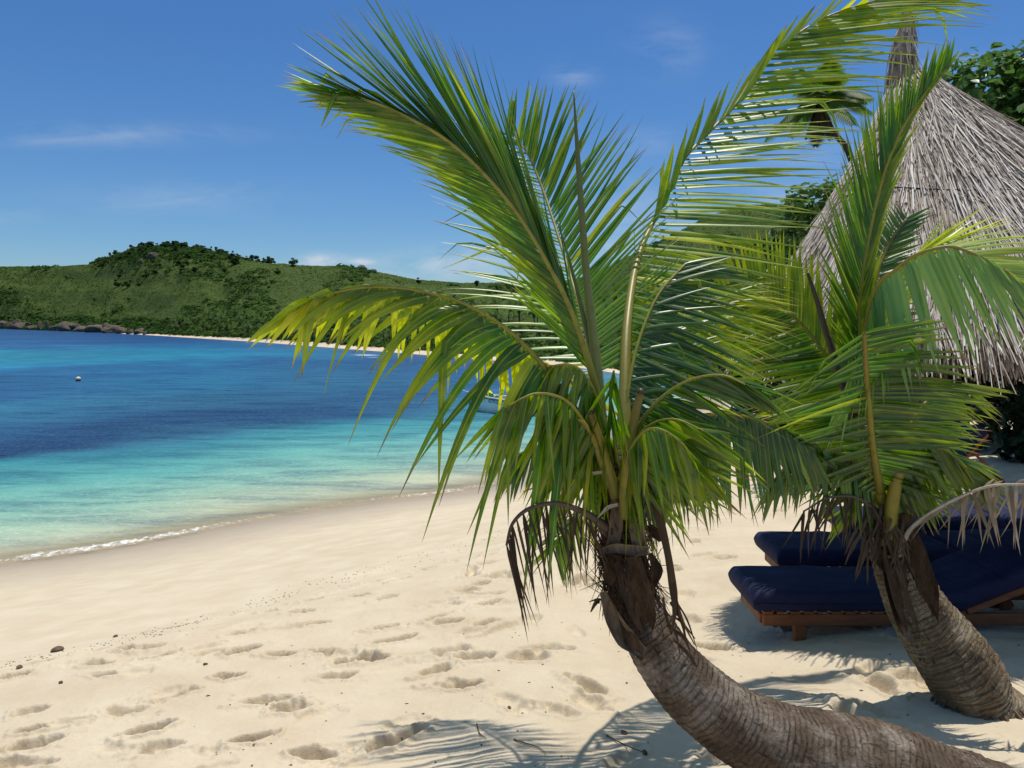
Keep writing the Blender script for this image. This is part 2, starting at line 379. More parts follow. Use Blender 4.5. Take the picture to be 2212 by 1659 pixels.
# ------------------------------------------------------------------ coast line
WL_UV = [(-700, 1290), (-300, 1262), (0, 1225), (250, 1190), (550, 1130), (800, 1090), (1100, 1045), (1300, 965), (1480, 880), (1577, 842)]
WL = np.array([P(u, v, E*F/(v-VH))[:2] for u, v in WL_UV])
WL = np.vstack([spline(np.c_[WL, np.zeros(len(WL))], 60)[:, :2], [[19, 52]], [[40, 60]]])
def shore_dist(x, y):
    """signed distance to the near waterline, positive inland"""
    x = np.asarray(x, float); y = np.asarray(y, float); best = np.full(x.shape, 1e9); sg = np.ones(x.shape)
    for a, b in zip(WL[:-1], WL[1:]):
        d = b-a; L2 = d@d
        t = np.clip(((x-a[0])*d[0]+(y-a[1])*d[1])/L2, 0, 1)
        dx = x-a[0]-t*d[0]; dy = y-a[1]-t*d[1]; r = np.hypot(dx, dy)
        cr = d[0]*(y-a[1])-d[1]*(x-a[0])
        m = r < best; best = np.where(m, r, best); sg = np.where(m, np.where(cr < 0, 1, -1), sg)
    return best*sg
PROF_S = [-60, -12, -4, 0, 3, 7.8, 9.2, 10.5, 13, 18, 60]
PROF_Z = [-4, -1.4, -.5, 0, .5, 1.42, 1.78, 1.95, 2.22, 2.15, 2.6]
def base_z(x, y):
    s = shore_dist(x, y)
    z = np.interp(s, PROF_S, PROF_Z)
    return z-.17*np.clip((y-3)/2, 0, 1)*np.clip((x-.3)*1.2, 0, 1), s
def hit(u, v, Y0=1.5, Y1=60):
    Ys = np.geomspace(Y0, Y1, 900); x = (u-UC)/F*Ys; zr = E-(v-VH)/F*Ys
    zg, _ = base_z(x, Ys); k = np.argmax(zr <= zg)
    return np.array([x[k], Ys[k], zg[k]])

FP = [(1060,735),(1310,645),(1385,690),(1840,455),(2130,430),(2160,480),(1560,570),(1680,578),(1960,600),(2140,560),(2130,600),(1680,705),(1900,660),(1960,680),(2120,690),(1720,760),(1560,840),(1620,840),(1960,810),(2090,840),(990,648),(1360,590),(1170,632),(630,800),(400,815),(560,805),(410,870),(690,840),(920,825),(1060,815),(1230,825),(1390,812),(450,925),(1000,920),(1480,920),(60,930),(570,1070),(770,1000),(120,1080),(200,1155),(1150,1030),(1260,1060),(640,1160),(120,1235),(700,1240),(1370,1260),(1710,1205),(50,1310),(1090,1200),(1500,535),(1900,900),(2000,960),(1630,510),(1740,500),(2060,410),(2160,370),(2050,545)]
prints = []
for i, (a, b) in enumerate(FP):
    h_ = hit(a*.4948, 1008+b*.4948)
    prints.append((h_[0], h_[1], random.uniform(.075, .135), random.uniform(.035, .058), random.uniform(-.25, .75), random.uniform(.55, 1.0)))
for i in range(150):
    y = random.uniform(3.0, 16); x = random.uniform(-.1, .55)*y+.1
    s = float(shore_dist(np.array([x]), np.array([y]))[0])
    if s > 8.3: prints.append((x, y, random.uniform(.07, .14), random.uniform(.04, .07), random.uniform(0, 3.1), random.uniform(.3, .8)))
for i in range(40):
    y = random.uniform(3.0, 7); x = random.uniform(-.65, 0)*y
    s = float(shore_dist(np.array([x]), np.array([y]))[0])
    if s > 8.4: prints.append((x, y, random.uniform(.08, .2), random.uniform(.04, .09), random.uniform(-.3, .8), random.uniform(.15, .45)))

def sand_z(x, y, detail=True):
    z, s = base_z(x, y)
    k = np.clip((s-8.0)/1.2, 0, 1); k = k*k*(3-2*k)
    if detail:
        z = z+.02*fbm(x*.45, y*.45, 3, 5)*np.clip(s/4, 0, 1)
        lump = np.clip((x+.9)/1.6, 0, 1)*np.clip((s-9)/3, 0, 1)
        z = z+k*(.012*fbm(x*3, y*3, 3, 9)+lump*(.060*fbm(x*1.3, y*1.6, 3, 21)+.030*(1-np.abs(fbm(x*2.6, y*3.0, 3, 31)))))
        z = z+k*(.0035+.0035*np.clip(fbm(x*1.1, y*1.1, 2, 43)+.2, 0, 1))*fbm(x*24, y*24, 4, 41)
        for (px, py, a, b, an, dp) in prints:
            m = (np.abs(x-px) < .6) & (np.abs(y-py) < .6)
            if not m.any(): continue
            dx = x[m]-px; dy = y[m]-py; c_, s_ = math.cos(an), math.sin(an)
            q1 = (dx*c_+dy*s_)/a; q2 = (-dx*s_+dy*c_)/b
            wv = .55*fbm(dx*16+px*9, dy*16+py*7, 3, 3)
            r = np.sqrt(q1*q1+q2*q2)*(1+wv)
            dz = -.085*dp*np.exp(-r**5.0)+.020*dp*np.exp(-((r-1.45)/.38)**2)
            dz += .013*dp*np.exp(-(r/1.7)**2)*fbm(dx*34+py, dy*34, 3, 6)
            zz = z[m]+dz; z[m] = zz
        # berm step where the last tide stopped
        z = z-.02*np.exp(-((s-8.05)/.35)**2)
    return z, s

def build_sand():
    us = np.concatenate([np.linspace(-2600, -60, 60, endpoint=False), np.linspace(-60, 2280, 860, endpoint=False), np.linspace(2280, 5200, 70)])
    Ys = np.concatenate([[1.0, 1.3, 1.6, 1.9, 2.2], 1.95*F/(np.linspace(1830, 748, 640)-VH)[0:]])
    Ys = np.unique(np.clip(Ys, 1, 75))
    U, Y = np.meshgrid(us, Ys); X = (U-UC)/F*Y
    Z, S = sand_z(X, Y)
    v = np.stack([X, Y, Z], -1).reshape(-1, 3)
    wet = np.clip(1-(S+fbm(X*.6, Y*.6, 3, 77)*.5)/3.4, 0, 1)**1.1
    soft = np.clip((S-8)/1.5, 0, 1)
    c = np.stack([wet, soft, np.zeros_like(S), np.ones_like(S)], -1).reshape(-1, 4)
    f = grid_faces(len(Ys), len(us))
    # ground under and behind the camera
    xs = np.linspace(-30, 30, 80); ys = np.linspace(-25, 1.0, 50)
    X2, Y2 = np.meshgrid(xs, ys); Z2, S2 = sand_z(X2, Y2, False)
    Z2 = Z2-.03
    v2 = np.stack([X2, Y2, Z2], -1).reshape(-1, 3)
    c2 = np.stack([np.zeros_like(S2), np.ones_like(S2), np.zeros_like(S2), np.ones_like(S2)], -1).reshape(-1, 4)
    f2 = grid_faces(50, 80)+len(v)
    o = mesh_obj('sand', np.vstack([v, v2]), np.vstack([f, f2]), np.vstack([c, c2]), M['sand'])
    tag(o, kind='structure')
build_sand()
def gz(x, y):
    z, _ = sand_z(np.array([float(x)]), np.array([float(y)])); return float(z[0])

# ------------------------------------------------------------------ sea
SEA_STOPS = {   # u : list of (q, sRGB); q=1 at the near waterline, 0 at the far shore
    0:    [(0, (44,88,150)), (.05, (48,98,158)), (.085, (46,104,162)), (.10, (52,146,190)), (.14, (52,150,192)), (.17, (44,132,188)), (.20, (42,92,148)), (.27, (40,94,148)), (.33, (50,118,160)), (.40, (46,102,150)), (.46, (34,70,120)), (.54, (32,66,114)), (.565, (56,140,165)), (.66, (92,180,186)), (.76, (130,194,186)), (.88, (176,204,186)), (.95, (206,208,184)), (1, (226,216,190))],
    450:  [(0, (40,82,150)), (.06, (38,88,158)), (.10, (42,120,180)), (.14, (44,145,192)), (.18, (38,100,160)), (.24, (42,118,168)), (.33, (46,104,148)), (.42, (36,76,126)), (.52, (34,70,118)), (.58, (60,140,168)), (.68, (96,182,188)), (.80, (140,196,186)), (.92, (190,204,182)), (1, (224,214,188))],
    850:  [(0, (44,88,148)), (.08, (42,92,155)), (.2, (40,92,150)), (.32, (48,106,152)), (.42, (42,86,138)), (.50, (44,92,142)), (.55, (70,160,180)), (.68, (102,184,190)), (.82, (140,196,186)), (.93, (190,204,182)), (1, (224,214,188))],
    1120: [(0, (50,95,150)), (.15, (40,86,145)), (.3, (40,88,150)), (.42, (46,105,160)), (.5, (76,160,180)), (.65, (110,184,190)), (.85, (150,196,184)), (1, (222,214,188))],
    1500: [(0, (60,105,150)), (.3, (60,120,160)), (.6, (100,165,175)), (.85, (150,190,180)), (1, (220,214,190))],
}
def build_sea():
    us = np.linspace(-3200, 4200, 560)
    vs = 700+np.concatenate([np.geomspace(.25, 12, 40), np.linspace(12.6, 620, 620)])
    Ys = (E*F/(vs-VH))[::-1]
    U, Y = np.meshgrid(us, Ys); X = (U-UC)/F*Y; V = VH+E*F/Y
    vw = np.interp(U, [p[0] for p in WL_UV], [p[1] for p in WL_UV])
    wob = fbm(X*.10, Y*.10, 4, 3)*.9+fbm(X*.9, Y*.9, 3, 13)*.12
    q = (V-706)/(vw-706); q = np.clip(q+wob*.075*np.clip(q*4, .25, 1)*(1-np.clip((q-.85)/.15, 0, 1)), 0, 1.2)
    keys = sorted(SEA_STOPS); cols = []
    for kx in keys:
        st = SEA_STOPS[kx]; qs = [a for a, _ in st]
        cc = np.array([lin(*b)[:3] for _, b in st])
        cols.append(np.stack([np.interp(q, qs, cc[:, j]) for j in range(3)], -1))
    cols = np.array(cols); uw = np.clip(U+wob*130, keys[0], keys[-1])
    out = np.zeros((*U.shape, 3))
    for a in range(len(keys)-1):
        m = (uw >= keys[a]) & (uw <= keys[a+1]); t = ((uw-keys[a])/(keys[a+1]-keys[a]))[..., None]
        out = np.where(m[..., None], cols[a]*(1-t)+cols[a+1]*t, out)
    out = out*np.array([.92, .80, .66])*(1+.30*fbm(X*.035+3, Y*.05, 4, 19)*np.clip(1.2-q*1.4, 0, 1))[..., None]
    pt = np.clip(.22+1.25*fbm(X*.10, Y*.16, 4, 29), 0, .75)*np.clip((q-.34)/.06, 0, 1)*np.clip((.585-q)/.03, 0, 1)
    out = out*(1-pt[..., None])+np.array(lin(66, 132, 166)[:3])*np.array([.86, .76, .66])*pt[..., None]
    pd = np.clip(-.35+1.3*fbm(X*.16+9, Y*.22, 4, 49), 0, .28)*np.clip((q-.57)/.03, 0, 1)*np.clip((.80-q)/.1, 0, 1)
    out = out*(1-pd[..., None])+np.array(lin(58, 122, 150)[:3])*np.array([.86, .76, .66])*pd[..., None]
    S = shore_dist(X, Y)
    near = -S
    brk = fbm(X*.33, Y*.33, 3, 55)
    pulse = np.clip(np.interp(U, [-200, -10, 30, 120, 420, 560, 640, 760, 860, 980, 1100, 1400], [.2, .15, .75, .95, .9, .6, .15, .1, .45, .55, .4, .6])+.5*fbm(X*.9, Y*.9, 2, 8), 0, 1)
    f1 = np.exp(-((near-.42-.25*brk)/.22)**2)*(.56+.34*pulse**1.5)
    f2 = np.exp(-((near-.02-.14*brk)/.04)**2)*(.25+.25*pulse)
    foam = np.maximum(f1*.78, f2)
    for (u, v, du, dv, a) in [(790, 767, 45, 2.2, .80), (805, 772, 25, 1.6, .7), (1075, 784, 30, 2.5, .7), (1268, 800, 35, 3, .7), (1440, 842, 60, 4, .6), (1520, 850, 50, 5, .65), (1540, 868, 60, 5, .5), (70, 711.3, 30, .5, .8), (420, 714.5, 10, .4, .7)]:
        foam = np.maximum(foam, a*np.exp(-((U-u)/du)**2-((V-v-.012*(U-u))/dv)**2))
    Z = np.zeros_like(X)
    Z += .035*np.exp(-((near-.55-.25*brk)/.30)**2)*(.3+pulse)+.018*np.exp(-((near-2.6-.5*brk)/.5)**2)
    nearw = np.clip(1-Y/60, 0, 1)*np.clip(near/1.5, 0, 1)
    Z += nearw*(.018*fbm(X*.8+Y*.3, Y*1.3, 3, 61))
    clear = np.clip(1-near/1.6, 0, 1)*.75
    shallow = np.clip((q-.6)/.2, 0, 1)*np.clip((1.02-q)/.1, 0, 1)
    v = np.stack([X, Y, Z], -1).reshape(-1, 3)
    c = np.stack([shallow, foam, clear, np.ones_like(S)], -1).reshape(-1, 4)
    o = mesh_obj('sea', v, grid_faces(len(Ys), len(us)), c, M['sea'])
    at = o.data.attributes.new('wc', 'FLOAT_COLOR', 'POINT')
    at.data.foreach_set('color', np.concatenate([out, np.ones((*U.shape, 1))], -1).astype(np.float32).ravel())
    tag(o, kind='structure')
build_sea()

# ------------------------------------------------------------------ hills
SH = [(-1500, 709), (-400, 709.5), (0, 710.5), (150, 716), (300, 722.5), (550, 738), (770, 755), (900, 765), (1073, 779), (1267, 796), (1400, 816), (1500, 828), (1560, 815), (1700, 800), (2212, 800), (3500, 800)]
RIDGE = [(-1500, 600), (-400, 580), (0, 576), (100, 576), (190, 574), (235, 562), (285, 546), (340, 537), (430, 541), (500, 558), (570, 571), (650, 579), (740, 580), (800, 587), (900, 606), (1000, 613), (1100, 612), (1200, 612), (1290, 594), (1400, 535), (1495, 488), (1600, 444), (1770, 441), (2000, 430), (2300, 440), (3500, 500)]
RY = [(-1500, 1100), (0, 980), (150, 760), (300, 560), (550, 430), (900, 360), (1200, 330), (1300, 220), (1500, 170), (1770, 150), (2300, 150), (3500, 150)]
def itp(tab, u): return np.interp(u, [a for a, _ in tab], [b for _, b in tab])
def hill_shore(u): return E*F/(itp(SH, u)-VH)
def beach_h(u, Y0):
    px = np.interp(u, [200, 300, 420, 560, 800, 1080, 1300, 1380], [.6, 2.6, 4.5, 8, 8, 8, 7, 3]); return px/F*Y0
def hill_z(u, t):
    """t 0 at shore, 1 at ridge; returns X,Y,Z"""
    Y0 = hill_shore(u); Yr = itp(RY, u); vr = itp(RIDGE, u)
    Yr = np.maximum(Yr, Y0*1.5)
    Y = Y0*1.035+(Yr-Y0*1.035)*t; X = (u-UC)/F*Y
    Zr = E+(VH-vr)/F*Yr
    zb = beach_h(u, Y0)*.8
    tt = np.clip(t, 0, 1)
    prof = (.50*tt+.50*np.sin(tt*math.pi/2)**1.2)
    z = zb+(Zr-zb)*prof
    back = np.clip(t-1, 0, 1); z = z-(Zr*.6)*back**1.3
    A = Zr*.20*np.sin(np.clip(tt, 0, 1)*math.pi)
    z = z+A*fbm(u/210.0, tt*2.6, 3, 4)+A*.25*fbm(u/60.0, tt*7, 3, 24)
    z = z+Zr*.012*fbm(u/14.0, tt*26, 3, 34)*np.clip(tt*4, 0, 1)
    return X, Y, z
def build_hills():
    us = np.linspace(-1500, 3500, 900); ts = np.concatenate([np.linspace(0, 1, 130), np.linspace(1.03, 1.8, 10)])
    U, T = np.meshgrid(us, ts); X, Y, Z = hill_z(U, T)
    # skirt below so the sheet meets the beach
    v = np.stack([X, Y, Z], -1).reshape(-1, 3)
    o = mesh_obj('hills', v, grid_faces(len(ts), len(us)), None, M['hill']); tag(o, kind='structure')
    # far beach
    us = np.linspace(255, 1420, 300); Y0 = hill_shore(us); hgt = beach_h(us, Y0)
    rows = []
    for a, zf in ((.985, -.25), (1.0, .03), (1.02, .55), (1.045, 1.0), (1.09, 1.15)):
        Yk = Y0*a; rows.append(np.stack([(us-UC)/F*Yk, Yk, np.where(zf < 0, zf*.6, hgt*zf)+.02], -1))
    o = mesh_obj('far_beach', np.array(rows).reshape(-1, 3), grid_faces(5, len(us)), None, M['far_sand']); tag(o, kind='structure')
build_hills()

def clump_cloud(name, pos, rad, rnd, mat, nq=12, flat=.75, qs=.42, seed=1, jn=.45):
    """leafy domes made of small leaf-spray quads"""
    g = np.random.default_rng(seed); n = len(pos)
    d = g.normal(size=(n, nq, 3)); d[..., 2] = np.abs(d[..., 2])*.9-.1; d = nrm(d)
    c = pos[:, None]+d*rad[:, None, None]*np.array([1, 1, flat])*g.uniform(.6, 1.05, (n, nq, 1))
    nn = nrm(d+np.array([0, 0, .5])+g.normal(size=d.shape)*jn)
    a = nrm(np.cross(nn, g.normal(size=d.shape))); b = np.cross(nn, a)
    s = rad[:, None, None]*qs*g.uniform(.6, 1.3, (n, nq, 1))
    v = np.stack([c-a*s, c-b*s*.6, c+a*s, c+b*s*.6], 2).reshape(-1, 3)
    f = np.arange(len(v)).reshape(-1, 4)
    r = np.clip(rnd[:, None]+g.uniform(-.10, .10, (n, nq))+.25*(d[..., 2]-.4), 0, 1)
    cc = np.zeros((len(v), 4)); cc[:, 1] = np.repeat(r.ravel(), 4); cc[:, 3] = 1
    return mesh_obj(name, v, f, cc, mat, None, False)

def scatter(n, u0, u1, t0, t1, seed, tp=1.0):
    g = np.random.default_rng(seed); u = g.uniform(u0, u1, n); t = t0+(t1-t0)*g.uniform(0, 1, n)**tp
    return u, t, g
def build_scrub():
    u, t, g = scatter(34000, -250, 2300, .012, 1.01, 11, 1.0)
    X, Y, Z = hill_z(u, t)
    dens = fbm(u/70, t*6, 3, 90)
    rad = Y/F*g.uniform(2.2, 4.6, len(u))*(1+.35*dens)
    rnd = np.clip(.5+.55*fbm(u/120, t*4, 3, 95)+g.uniform(-.15, .15, len(u)), 0, 1)
    o = clump_cloud('hillside_scrub', np.stack([X, Y, Z-.2*rad], -1), rad, rnd, M['scrub'], 7, .38, .55, 2, .25)
    tag(o, 'low green scrub covering the hills round the bay', 'scrub', kind='stuff')
    # darker, taller thicket in the gullies and just behind the shore
    u, t, g = scatter(16000, -250, 2300, .0, 1, 12, 1.9)
    m = (fbm(u/110, t*3.2, 3, 70) > .10+.5*np.clip(t-.5, 0, 1)) | (t < .14); u, t = u[m], t[m]
    gu = g.normal(350, 80, 2600); gt = 1-np.abs(g.normal(0, .17, 2600)); mm = (gt > .45+.0016*np.abs(gu-345)) & (gu > 198) & (gu < 600); n0_ = len(u); u = np.r_[u, gu[mm]]; t = np.r_[t, gt[mm]]
    X, Y, Z = hill_z(u, t); rad = Y/F*g.uniform(4, 9, len(u))
    rnd = np.clip(.4+.6*fbm(u/40, t*12, 2, 66)+g.uniform(-.2, .2, len(u)), 0, 1); rnd[n0_:] *= .45; rad[n0_:] *= .85
    o = clump_cloud('coastal_thicket', np.stack([X, Y, Z+.15*rad], -1), rad, rnd, M['coast_bush'], 14, .7, .46, 3, .25)
    tag(o, 'dense dark green thicket of bushes in the gullies and behind the far shore', 'thicket', kind='stuff')
build_scrub()

# individual dark trees of the hill top
def tree_parts(root, h, r, nl, mat, seed, lean=.0, leaf=.22, trunk_r=.05, low=.25, nblob=9, flat=.7, leafshape=1.5, rndbias=0):
    g = np.random.default_rng(seed)
    mb = MB(); top = np.array([lean*h, 0, h*.72])
    pts = spline([np.array([0, 0, -.15*h]), np.array([lean*h*.2, .02*h, h*.3]), top], 10)
    tube(mb, pts, np.linspace(trunk_r*h, trunk_r*h*.45, 10), 8)
    blobs = []
    for i in range(nblob):
        a = g.uniform(0, 6.28); rr = r*g.uniform(.15, .75); zz = h*g.uniform(low+.12, .92)
        k_ = 1-.5*((zz/h-low)/(1-low))
        c = np.array([lean*h+math.cos(a)*rr*k_*1.2, math.sin(a)*rr*k_*1.2, zz]); blobs.append((c, r*g.uniform(.32, .55)))
        tube(mb, spline([pts[g.integers(3, 9)], (pts[6]+c)/2+[0, 0, .04*h], c], 6), np.linspace(trunk_r*h*.4, trunk_r*h*.12, 6), 6)
    mb.build('trunk', M['wood'], root)
    n = nl; bi = g.integers(0, nblob, n); C = np.array([b[0] for b in blobs])[bi]; R = np.array([b[1] for b in blobs])[bi]
    d = nrm(g.normal(size=(n, 3))); rr = g.uniform(.35, 1.0, n)**.5
    c = C+d*(R*rr)[:, None]*np.array([1, 1, flat])
    nn = nrm(d*.6+g.normal(size=(n, 3))*.6+np.array([0, 0, .7])); a = nrm(np.cross(nn, g.normal(size=(n, 3)))); b = np.cross(nn, a)
    s = (leaf*r*g.uniform(.6, 1.25, n))[:, None]
    v = np.stack([c-a*s, c-b*s/leafshape-a*s*.25+nn*s*.18, c+a*s*.35-b*s/leafshape*.8+nn*s*.18, c+a*s, c+a*s*.35+b*s/leafshape*.8+nn*s*.18, c+b*s/leafshape-a*s*.25+nn*s*.18], 1).reshape(-1, 3)
    f = np.arange(len(v)).reshape(-1, 6)
    q = np.concatenate([f[:, [0, 1, 2, 3]], f[:, [0, 3, 4, 5]]])
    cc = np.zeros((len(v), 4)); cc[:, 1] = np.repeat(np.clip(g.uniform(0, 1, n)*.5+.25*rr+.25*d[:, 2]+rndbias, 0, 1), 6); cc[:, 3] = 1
    mesh_obj('crown', v, q, cc, mat, root, False)

protos = []
def hill_trees():
    spots = []
    g = random.Random(5)
    for i in range(78):
        if i < 52: u = g.gauss(345, 72); t = 1-abs(g.gauss(0, .22))
        else: u = g.uniform(380, 640); t = g.uniform(.45, .9)
        t = min(max(t, .45), 1.0); spots.append((u, t))
    spots += [(486, 1.0), (470, 1.0), (228, 1.0), (212, .99), (250, 1.0), (760, .85), (905, .72), (1075, .55), (1030, .78), (1190, .8)]
    for i, (u, t) in enumerate(spots):
        X, Y, Z = [float(a) for a in hill_z(np.float64(u), np.float64(t))]
        px = g.uniform(10, 18) if i < 78 else g.uniform(10, 16); h = px/F*Y
        if i < 4:
            r = empty('hill_tree', (X, Y, Z), None, 'tree', 'dark trees on the hill top'); tree_parts(r, 1.0, .55, 420, M['hill_tree'], 40+i, .05*(i-1.5), .16, .04, .1, 8, .75); protos.append(r)
        else:
            r = copy_tree(protos[i % 4]); r.location = (X, Y, Z)
        r.scale = (h*g.uniform(.9, 1.4), h*g.uniform(.9, 1.4), h); r.rotation_euler = (0, 0, g.uniform(0, 6.28))
        lab = 'dark green tree in the wood over the rocky hill top' if i < 52 else ('dark green tree scattered on the slope right of the hill top' if i < 78 else 'lone dark tree standing out on the open green hillside')
        r['label'] = lab
        if i >= 78: r['group'] = 'lone trees on the open hillside'
        elif i >= 52: r['group'] = 'trees on the slope below the hill top'
hill_trees()

# ------------------------------------------------------------------ rocks
def rock(name, loc, s, seed, mat, label, group, squash=.6, n=22):
    g = np.random.default_rng(seed)
    th = np.linspace(0, math.pi, n); ph = np.linspace(0, 2*math.pi, n*2, endpoint=False)
    T, Ph = np.meshgrid(th, ph, indexing='ij')
    d = np.stack([np.sin(T)*np.cos(Ph), np.sin(T)*np.sin(Ph), np.cos(T)], -1)
    r = np.ones(T.shape)
    for _ in range(9):                       # cut with planes: angular boulder
        pl = nrm(g.normal(size=3)); k_ = g.uniform(.55, .95); dd = d@pl
        r = np.minimum(r, np.where(dd > .05, k_/np.maximum(dd, .05), 9))
    r = r*(1+.10*fbm(d[..., 0]*3+seed, d[..., 1]*3+d[..., 2]*2.3, 4, seed % 50)+.05*fbm(d[..., 0]*9, d[..., 1]*9+d[..., 2]*8, 3, seed % 40))
    v = d*r[..., None]*np.asarray(s)*np.array([1, 1, squash])
    nc = n*2; f = []
    for i in range(n-1):
        for j in range(nc):
            f.append((i*nc+j, (i+1)*nc+j, (i+1)*nc+(j+1) % nc, i*nc+(j+1) % nc))
    o = mesh_obj(name, v.reshape(-1, 3), f, None, mat, None, True); o.location = tuple(loc)
    o.rotation_euler = (0, 0, g.uniform(0, 6))
    return tag(o, label, 'rock', group)
gr = random.Random(3)
for i, (uu, w, h, up) in enumerate([(-18, 30, 12, 0), (2, 24, 15, 0), (22, 20, 11, 0), (42, 30, 12, 0), (66, 24, 9, 0), (84, 13, 14, 2), (101, 10, 15, 2), (116, 26, 11, 0), (141, 46, 17, 0), (170, 38, 10, 0), (205, 58, 14, 0), (238, 42, 13, 0), (262, 26, 11, 0), (281, 22, 9, 0), (297, 28, 11, 0), (314, 15, 6, 0), (158, 22, 9, 9), (34, 16, 8, 12), (228, 16, 7, 12), (60, 14, 6, 10)]):
    Y = float(hill_shore(uu))*1.005; Xc = (uu-UC)/F*Y; sx = w/F*Y*.60; hz = h/F*Y
    rock('shore_boulder', (Xc, Y+sx*.4, hz*.35+up/F*Y), (sx, sx*.8, hz*1.0), 100+i, M['rock'], 'brown grey boulder along the waterline at the left end of the far shore', 'boulders along the far left shore', 1.0)
for i, (u, v, w, h) in enumerate([(1254, 832, 42, 16), (1236, 834, 20, 9)]):
    Y = E*F/(v-VH); rock('sea_rock', ((u-UC)/F*Y, Y, .02), (w/F*Y*.6, w/F*Y*.5, h/F*Y), 140+i, M['rock_dark'], ['larger black rock awash in the bay behind the yellow leaflets', 'smaller black rock awash beside the larger one in the bay'][i], None, 1.0)
for i in range(34):
    u = gr.uniform(1370, 1690); t = (u-1370)/320
    v = 818+24*min(1, t*1.4)-max(0, t-.7)*60+gr.uniform(-14, 6)
    Y = 3.6*F/(v-VH); s = gr.uniform(6, 20)/F*Y
    rock('lava_rock', ((u-UC)/F*Y, Y, .25+.4*t), (s, s*.9, s*gr.uniform(.5, .9)), 200+i, M['rock_dark'], 'black lava rock in the rocky point between the two beaches', 'black rocks of the point between the beaches', 1.0, 16)
for i, (u, v, w, h) in enumerate([(1650, 815, 75, 60), (1585, 800, 60, 50), (1530, 800, 60, 46), (1470, 795, 60, 40)]):
    Y = 48+2*i; rock('cliff_boulder', ((u-UC)/F*Y, Y, E-(v+10-VH)/F*Y), (w/F*Y*.6, w/F*Y*.5, h/F*Y*.8), 260+i, M['rock_dark'], ['largest dark boulder at the back of the beach under the thatch fringe', 'dark boulder left of the largest one at the back of the beach', 'rounded dark boulder above the black rocks of the point', 'leftmost dark boulder above the black rocks of the point'][i], None, 1.0)
for i, (u, t, w, h) in enumerate([(338, .70, 26, 9), (310, .66, 15, 6), (785, .90, 26, 9), (810, .86, 18, 6)]):
    X, Y, Z = [float(a) for a in hill_z(np.float64(u), np.float64(t))]
    rock('hill_outcrop', (X, Y-3, Z+h*.3/F*Y), (w/F*Y*.6, w/F*Y*.4, h/F*Y*.9), 300+i, M['rock_hill'], ['grey rock face showing among the trees of the hill top', 'small grey rock left of the rock face on the hill top', 'pale bare rock patch on the rounded second hill', 'smaller pale rock beside the bare patch on the second hill'][i], None, 1.0)

# ------------------------------------------------------------------ palm fronds
DOWN = np.array([0, 0, -1.0])
def leaflet(mb, p, d, L, droop, wdir, w, rnd, yel, nseg=9, fold=.22, kink=None, tw=0.0, bend=None):
    s = np.linspace(0, 1, nseg+1)
    path = p+d*(L*s)[:, None]+DOWN*(droop*L*s**2)[:, None]
    if bend is not None: path = path+bend*(L*s**2.2)[:, None]
    if kink:
        ks, kd = kink; q = np.clip(s-ks, 0, 1)
        path = path+(DOWN*kd-d*.75*kd)*(L*q)[:, None]
    t = nrm(np.gradient(path, axis=0))
    wd = wdir-(t@wdir)[:, None]*t; wd = nrm(wd); nn = np.cross(t, wd)
    if tw:
        a = tw*np.linspace(.4, 1, nseg+1)[:, None]; wd, nn = wd*np.cos(a)+nn*np.sin(a), nn*np.cos(a)-wd*np.sin(a)
    pr = (.40+.60*np.minimum(1, s/.12))*np.clip(1-s**2.0, 0, 1)**1.0; pr = np.maximum(pr, .045)
    pr[-1] = .02
    hw = (pr*w*.5)[:, None]
    up = np.where(nn[:, 2:3] < 0, -1, 1)*nn
    l = path-wd*hw-up*hw*fold*2; r = path+wd*hw-up*hw*fold*2
    v = np.stack([l, path, r], 1).reshape(-1, 3)
    f = []
    for i in range(nseg):
        b = i*3; f += [(b, b+1, b+4, b+3), (b+1, b+2, b+5, b+4)]
    c = np.zeros((len(v), 4)); c[:, 0] = np.repeat(s, 3); c[:, 1] = rnd; c[:, 2] = np.tile([1, 0, 1], nseg+1); c[:, 3] = yel
    mb.add(v, f, c)

def key(tab, t):
    ts = [a[0] for a in tab]
    dv = np.array([np.interp(t, ts, [a[1][j] for a in tab]) for j in (0, 2, 1)])     # (right, up, away) -> x, y, z
    return dv, np.interp(t, ts, [a[2] for a in tab]), np.interp(t, ts, [a[3] for a in tab])

